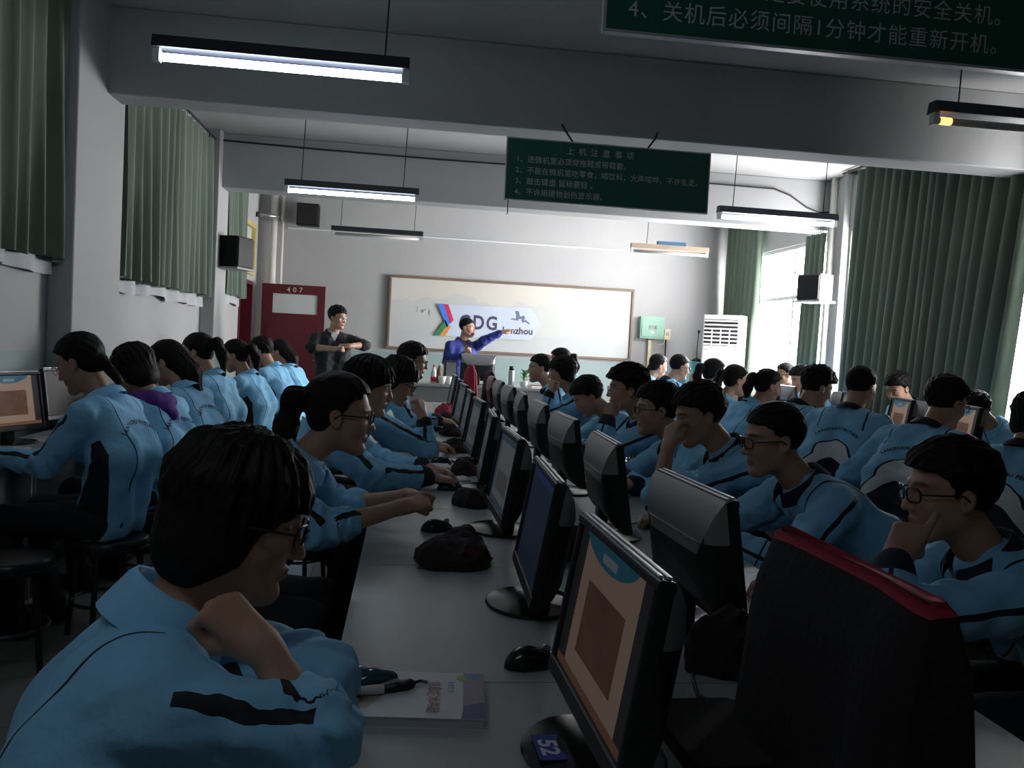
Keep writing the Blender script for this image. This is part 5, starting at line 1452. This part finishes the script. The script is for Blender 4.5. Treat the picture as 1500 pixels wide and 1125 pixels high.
crumple(.34, 7.4, .10, .12, .10, 9, 'farthest dark red dust cover of the middle row', 'red_cloth')
fc = empty('folded_cover', (.52, 1.33, .75), 0.05, 'flat folded black cloth at the bottom of the picture', 'dust cover')
MB().rbox(-.085, -.16, 0, .09, .10, .012, .02, axis=2).build('lower_fold', MT['cover_black'], fc)
MB().rbox(-.08, -.15, .012, .082, .09, .022, .02, axis=2).build('upper_fold', MT['cover_black'], fc)

def covered_monitor(x, y, w, label, red_top=True, z=.75, h=.345, mtn='cover_black', turn=0):
    """monitor standing under a draped dust cover"""
    r = empty('covered_monitor', (x, y, z), math.radians(turn), label, 'monitor', 'monitors under dust covers')
    rows = []; N_ = 64; rr = np.random.RandomState(int(y * 10))
    phs = rr.rand(6) * 6.28
    def section(k, hz, wx, wy, amp):
        row = []
        for i in range(N_):
            t = 2 * math.pi * i / N_
            e = 2 / 5.0
            cx = math.copysign(abs(math.cos(t)) ** e, math.cos(t)); cy = math.copysign(abs(math.sin(t)) ** e, math.sin(t))
            f = amp * (math.sin(5 * t + phs[0]) + .6 * math.sin(9 * t + phs[1]) + .4 * math.sin(14 * t + phs[2]))
            row.append((cx * (wx + f), cy * (wy + f), hz + .004 * math.sin(3 * t + phs[3])))
        return row
    top = section(0, h, .045, w / 2 - .01, .0)
    prof = [(h, .012, w / 2 - .012, .001), (h - .014, .024, w / 2 + .0, .002), (h - .08, .05, w / 2 + .008, .003), (h * .6, .062, w / 2 + .006, .003), (h * .3, .070, w / 2 + .008, .005), (.02, .078, w / 2 + .01, .007), (.002, .08, w / 2 + .011, .008)]
    rows = [section(0, *p) for p in prof]
    q = MB(); 
    for k in range(1, len(rows) - 1):
        pass
    q.add([p for r_ in rows[1:] for p in r_], [(i * N_ + k, i * N_ + (k + 1) % N_, (i + 1) * N_ + (k + 1) % N_, (i + 1) * N_ + k) for i in range(len(rows) - 2) for k in range(N_)])
    q.build('cover_skirt', MT[mtn], r, True)
    t_ = MB().add([p for r_ in rows[:2] for p in r_], [(k, (k + 1) % N_, N_ + (k + 1) % N_, N_ + k) for k in range(N_)] + [tuple(range(N_))])
    t_.build('cover_top', MT['red_cloth'] if red_top else MT[mtn], r, True)
    return r
covered_monitor(.645, 1.155, .455, 'nearest monitor on the right under a black dust cover with a red top', h=.34)
covered_monitor(.62, 8.55, .40, 'far monitor draped in a bright red dust cover', mtn='red_cloth', h=.42)
covered_monitor(.84, 8.75, .40, 'far monitor draped in a dark red dust cover near the plant', mtn='cover', red_top=False, h=.36)

# ------------------------------------------------------------------ mice, cables, books, pens
def mouse_mesh():
    def fn(P):
        d = ell(P, (0, 0, .0), (.031, .056, .037))
        d = su(d, ell(P, (0, -.015, .004), (.027, .036, .036)), .01)
        return np.maximum(d, -P[2])
    v, q = surface_nets(fn, (-.045, -.07, -.012), (.045, .07, .055), .0045)
    me = np_mesh('shell', v, q); me.materials.append(MT['black_gloss']); return me
MOUSE = mouse_mesh()
WHEEL = MB().tube([(-.004, .03, .033), (.004, .03, .033)], .009, 12).mesh('scroll_wheel'); WHEEL.materials.append(MT['hood'])
def mouse(x, y, rz, label, pts=None, z=.75):
    r = empty('mouse', (x, y, z), rz, label, 'mouse', 'black computer mice')
    obj('shell', MOUSE, None, r); obj('scroll_wheel', WHEEL, None, r)
    c = pts or [(0, .055, .012), (.005, .085, .004), (-.02, .13, .003), (-.01, .2, .003)]
    MB().tube(c, .0022, 6).build('cable', MT['wire'], r, True)
    return r
mouse(.265, 1.62, math.radians(-75), 'black mouse beside the nearest monitor')
for k, (x, y, rz) in enumerate([(.12, 2.80, -80), (.20, 3.60, -85), (.19, 4.36, -80), (.20, 5.05, -95), (.21, 5.98, -85), (.24, 7.0, -90)]):
    mouse(x, y, math.radians(rz), ['mouse in front of the ponytail girl', 'mouse under the hand of the student with the thick fringe', 'mouse beyond the stacked exercise books', 'mouse with a red light in front of the bowed student', 'mouse at the sixth monitor of the middle row', 'farthest mouse on the left of the middle row'][k])
mouse(.90, 2.96, math.radians(80), 'black mouse between the two nearest grey hooded monitors')
mouse(.93, 3.75, math.radians(85), 'mouse on the right side before the boy holding his forehead')
mouse(-1.86, 4.05, math.radians(60), 'black mouse on the left wall desk')
led = MB().box(.0, -.062, .012, .012, -.05, .02).build('red_light', tube_mat('mouse_led', (1, .03, .05), 1.2), [o for o in bpy.data.objects if 'red light' in str(o.get('label', ''))][0])

bk = empty('textbook', (.022, 1.447, .75), math.radians(-4), 'white paperback textbook with red title in the foreground', 'book')
w2, h2 = .135, .095      # half length along x, half width along y
MT['pages'] = mat('book_pages', (0.45, 0.47, 0.46), 0.8, var=0.15, vscale=60, stretch=(.1, .1, 8))
MB().box(-w2, -h2, .0015, w2 - .003, h2, .0165).build('pages', MT['pages'], bk)
MT['book_white'] = mat('book_cover_white', (0.55, 0.57, 0.60), 0.35, var=0.04)
MB().box(-w2 - .001, -h2 - .001, 0, w2, h2 + .001, .0015).build('back_cover', MT['book_white'], bk)
MB().box(-w2 - .001, -h2 - .001, .0165, w2, h2 + .001, .018).build('front_cover', MT['book_white'], bk)
def flat(pts, z, name, col, parent, rough=.35):
    n_ = len(pts); return MB().add([(p[0], p[1], z) for p in pts], [tuple(range(n_))]).build(name, mat(name + '_ink', col, rough), parent)
flat([(.098, -h2), (w2, -h2), (w2, h2), (.098, h2)], .0182, 'purple_band', (0.22, 0.16, 0.27), bk)
flat([(.096, -h2), (w2, -h2), (w2, -.03), (.1, -.045)], .0184, 'navy_corner', (0.02, 0.025, 0.16), bk)
flat([(.1 + .014 * math.cos(t), .07 + .014 * math.sin(t)) for t in np.linspace(0, 6.0, 14)], .0185, 'round_emblem', (0.35, 0.35, 0.08), bk)
flat([(.112 + .012 * math.cos(t), .078 + .01 * math.sin(t)) for t in np.linspace(0, 6.0, 14)], .0186, 'blue_emblem', (0.05, 0.2, 0.4), bk)
flat([(-w2, -h2 + .02), (-.06, -h2 + .03), (-.03, .0), (-.05, .06), (-w2, .08)], .0183, 'pale_photo', (0.45, 0.36, 0.32), bk)
MT['title_red'] = mat('title_red', (0.28, 0.025, 0.05), 0.4)
MT['title_blue'] = mat('title_blue', (0.08, 0.10, 0.35), 0.4)
for k, ch in enumerate('信息技术基础'):
    place_text(text_fit(ch, .021, .024, .012), 'title_character', MT['title_red'], bk, (.037 - .0, .052 - k * .0215, .0188), (0, -1, 0), (1, 0, 0))
for k, ch in enumerate('信息技术'):
    place_text(text_fit(ch, .010, .011, .01), 'subtitle_character', MT['title_blue'], bk, (.072, .054 - k * .013, .0188), (0, -1, 0), (1, 0, 0))
gc = empty('glasses_case', (-.065, 1.50, .7685), math.radians(4), 'shiny teal pencil pouch lying on the textbook', 'pouch')
def pouch_fn(P): return np.maximum(ell(P, (0, 0, 0), (.075, .028, .024)) + f32(.002) * wob(P, 3, .04), -P[2])
v_, q_ = surface_nets(pouch_fn, (-.09, -.04, -.01), (.09, .04, .035), .0045)
pm_ = np_mesh('pouch_body', v_, q_); pm_.materials.append(mat('teal_vinyl', (0.015, 0.075, 0.12), 0.16, var=0.4, vscale=12, coat=.6)); obj('pouch_body', pm_, None, gc)
MB().tube([(-.07, .0, .012), (-.02, -.004, .0245), (.03, -.003, .022), (.072, 0, .006)], .0022, 6).build('zip', MT['silver'], gc, True)
pn = empty('marker_pen', (-.045, 1.435, .777), math.radians(12), 'white marker pen with a black cap lying on the textbook', 'pen')
MB().tube([(-.045, 0, 0), (.03, 0, 0)], .008, 12).build('barrel', MT['white_plastic'], pn, True)
MB().tube([(-.05, 0, 0), (-.045, 0, 0)], .0082, 12).build('end_plug', MT['black_plastic'], pn, True)
kr = empty('key_bundle', (.005, 1.462, .7685), .4, 'small dark bundle of keys on the textbook', 'keys')
def kfn(P): return np.maximum(ell(P, (0, 0, .004), (.038, .016, .012)) + f32(.004) * wob(P, 9, .025), -P[2])
v_, q_ = surface_nets(kfn, (-.05, -.03, -.006), (.05, .03, .025), .004)
km_ = np_mesh('key_pouch', v_, q_); km_.materials.append(MT['black_plastic']); obj('key_pouch', km_, None, kr)
MB().tube([(.03, 0, .006), (.05, .008, .004), (.06, 0, .003)], .003, 6).build('key', MT['dark_steel'], kr)

def stack_books(x, y, n, label, z=.75):
    zz = z
    for k in range(n):
        r = empty('exercise_book', (x + .004 * math.sin(k * 3), y, zz), .06 * math.sin(k * 5 + y), '%s, %s from the bottom' % (label, ORD[k]), 'book', label)
        MB().box(-.09, -.065, 0.001, .09, .065, .008).build('pages', MT['pages'], r); MB().box(-.092, -.066, .008, .092, .066, .0095).build('cover', MT['paper'], r); MB().box(-.092, -.066, 0, .092, .066, .001).build('back_cover', MT['paper'], r)
        zz += .0098
stack_books(.13, 4.12, 3, 'exercise book stacked beyond the fringe student')
stack_books(.92, 4.2, 2, 'exercise book stacked by the boy with thin glasses')
for k, (x, y, rz) in enumerate([(-1.86, 4.3, .3), (-1.92, 4.75, -.2)]):
    p_ = empty('exercise_book', (x, y, .75), rz, ['open pale booklet on the left wall desk', 'closed pale booklet under the left monitor'][k], 'book')
    MB().box(-.08, -.1, 0, .08, .1, .006).build('pages', MT['paper'], p_); MB().box(-.081, -.101, .006, .0, .101, .0075).build('cover', MT['book_white'], p_)
def glossy_bag(x, y, rx, ry, label, col, seed):
    def fn(P): return np.maximum(ell(P, (0, 0, 0), (rx, ry, .018)) + f32(.005) * wob(P, seed, .05), -P[2])
    v, q = surface_nets(fn, (-rx * 1.2, -ry * 1.2, -.01), (rx * 1.2, ry * 1.2, .04), .006)
    me = np_mesh('snack_wrapper', v, q); me.materials.append(mat('wrapper_%d' % seed, col, .15, var=.5, vscale=15)); o = obj('snack_wrapper', me, None); o.location = (x, y, .75)
    tag(o, label, 'wrapper')
glossy_bag(.84, 2.42, .06, .075, 'shiny orange wrapper behind the second grey hooded monitor', (0.45, 0.2, 0.1), 1)
glossy_bag(.88, 2.68, .04, .07, 'dark shiny pencil bag behind the second grey hooded monitor', (0.10, 0.09, 0.11), 2)
glossy_bag(.27, 3.86, .035, .04, 'crinkled clear wrapper beside the mouse of the fringe student', (0.5, 0.5, 0.55), 3)
def cable(pts, label, r=.004):
    o = MB().tube(pts, r, 6).build('cable', MT['wire'], None, True); return tag(o, label, 'cable')
cable([(.36, 2.02, .79), (.40, 2.0, .78), (.43, 1.94, .757), (.46, 1.86, .754), (.50, 1.78, .754)], 'thick black cable curving from the second monitor base', .006)
cable([(.64, 2.35, .755), (.60, 2.42, .775), (.54, 2.46, .78), (.48, 2.43, .765), (.46, 2.36, .755)], 'black cable loop between the monitor rows')
cable([(.58, 1.40, .754), (.55, 1.47, .756), (.57, 1.56, .754), (.60, 1.62, .754)], 'short black cable by the folded cloth')
cable([(.80, 2.15, .753), (.74, 2.22, .754), (.66, 2.20, .754), (.60, 2.12, .754), (.56, 2.0, .754)], 'thin cable under the nearest grey hooded monitor', .0025)
cable([(.05, 2.32, .753), (.10, 2.31, .753), (.14, 2.33, .753)], 'short stray cord on the desk seam', .002)
cable([(-1.93, 4.6, .754), (-1.88, 4.8, .754), (-1.84, 5.0, .754), (-1.9, 5.2, .754)], 'thin cable across the left wall desk', .003)

# ------------------------------------------------------------------ on the teacher desk
TZ = .89
bt = empty('drink_bottle', (.30, 10.12, TZ), 0, 'clear plastic bottle with a red label and cap on the teacher desk', 'bottle')
MB().lathe([(0, 0), (.03, 0), (.033, .01), (.033, .055), (.033, .11), (.03, .14), (.014, .18), (.013, .2), (0, .2)], 18).build('body', mat('clear_bottle', (0.6, 0.64, 0.66), 0.1), bt, True)
MB().lathe([(.0335, .02), (.0345, .02), (.0345, .08), (.0335, .08)], 18).build('label', mat('red_label', (0.5, 0.02, 0.04), .4), bt, True)
MB().lathe([(0, .198), (.015, .198), (.015, .218), (0, .218)], 14).build('cap', mat('red_cap', (0.4, 0.02, 0.03), .4), bt, True)
b2 = empty('tea_bottle', (.37, 10.25, TZ), 0, 'brown tea bottle behind the red labelled bottle', 'bottle')
MB().lathe([(0, 0), (.031, 0), (.033, .02), (.033, .13), (.028, .16), (.015, .2), (.014, .21), (0, .21)], 18).build('body', mat('tea', (0.22, 0.09, 0.035), .15), b2, True)
MB().lathe([(0, .21), (.016, .21), (.016, .23), (0, .23)], 14).build('cap', MT['white_plastic'], b2, True)
for k, (x, y) in enumerate([(.40, 10.06), (.48, 10.1)]):
    c_ = empty('paper_bowl', (x, y, TZ), 0, ['white bowl nearest the bottles', 'white cup beside the black desk speaker'][k], 'bowl')
    MB().lathe([(0, 0), (.03, 0), (.045, .06), (.048, .085), (.045, .085), (.04, .06), (.028, .006), (0, .006)], 20).build('bowl', MT['white_plastic'], c_, True)
    MB().lathe([(.0445, .083), (.0495, .083), (.0495, .09), (.0445, .09)], 20).build('rim', MT['paper'], c_, True)
dsx = empty('desk_speaker', (.50, 10.33, TZ), .1, 'tall black desk speaker left of the teacher monitor', 'speaker')
MB().rbox(-.07, -.08, 0, .07, .08, .27, .01, axis=2).build('cabinet', MT['black_plastic'], dsx)
MB().rbox(-.06, -.088, .015, .06, -.08, .255, .008, axis=1).build('grille', MT['hood'], dsx)
tf = empty('thermos', (1.23, 10.15, TZ), 0, 'steel thermos flask on the teacher desk', 'thermos')
MB().lathe([(0, 0), (.033, 0), (.035, .01), (.035, .19), (.03, .2), (0, .2)], 18).build('body', MT['steel'], tf, True)
MB().lathe([(0, .2), (.031, .2), (.031, .245), (0, .25)], 18).build('lid', MT['black_plastic'], tf, True)
pl = empty('potted_plant', (1.38, 10.12, TZ), 0, 'small green plant in a white pot on the teacher desk', 'plant')
MB().lathe([(0, 0), (.035, 0), (.05, .07), (.053, .075), (.045, .075), (.04, .06), (0, .06)], 18).build('pot', MT['white_plastic'], pl, True)
MT['leaf'] = mat('leaf', (0.06, 0.2, 0.04), 0.45, var=.3, vscale=30)
MB().tube([(0, 0, .05), (.005, 0, .1), (0, .005, .17)], .008, 6).build('stem', mat('stem', (0.15, 0.12, 0.05), .7), pl, True)
rl = random.Random(4)
lv = MB().add([(0, 0, 0), (.018, .03, .012), (0, .075, .0), (-.018, .03, .012), (0, .03, .004)], [(0, 1, 4), (1, 2, 4), (2, 3, 4), (3, 0, 4)]).mesh('leaf'); lv.materials.append(MT['leaf'])
for k in range(22):
    l_ = obj('leaf', lv, None, pl); l_.location = (0.006 * math.cos(k), .006 * math.sin(k), .08 + .1 * k / 22)
    l_.rotation_euler = (rl.uniform(.1, .9), rl.uniform(-.3, .3), k * 2.4)
ppk = empty('paper_tray', (1.55, 10.15, TZ), .1, 'low white tray with red papers beside the plant', 'tray')
MB().rbox(-.1, -.1, 0, .1, .1, .03, .01, axis=2).build('tray', MT['white_plastic'], ppk)
MB().box(-.08, -.08, .03, .06, .06, .036).build('red_papers', MT['red_cloth'], ppk)
# notice sheet on the window row beyond the boy with glasses
ns_ = empty('paper_stand', (3.30, 9.0, .75), math.radians(10), 'bright white paper stand beyond the boy in front of the electric box', 'paper stand')
MB().box(-.09, -.004, .02, .09, .004, .36).build('sheet', MT['paper'], ns_)
MB().box(-.1, -.05, 0, .1, .05, .02).build('foot', MT['white_plastic'], ns_)
stool(-1.52, 3.52, 'empty black stool at the left edge of the picture', .4)
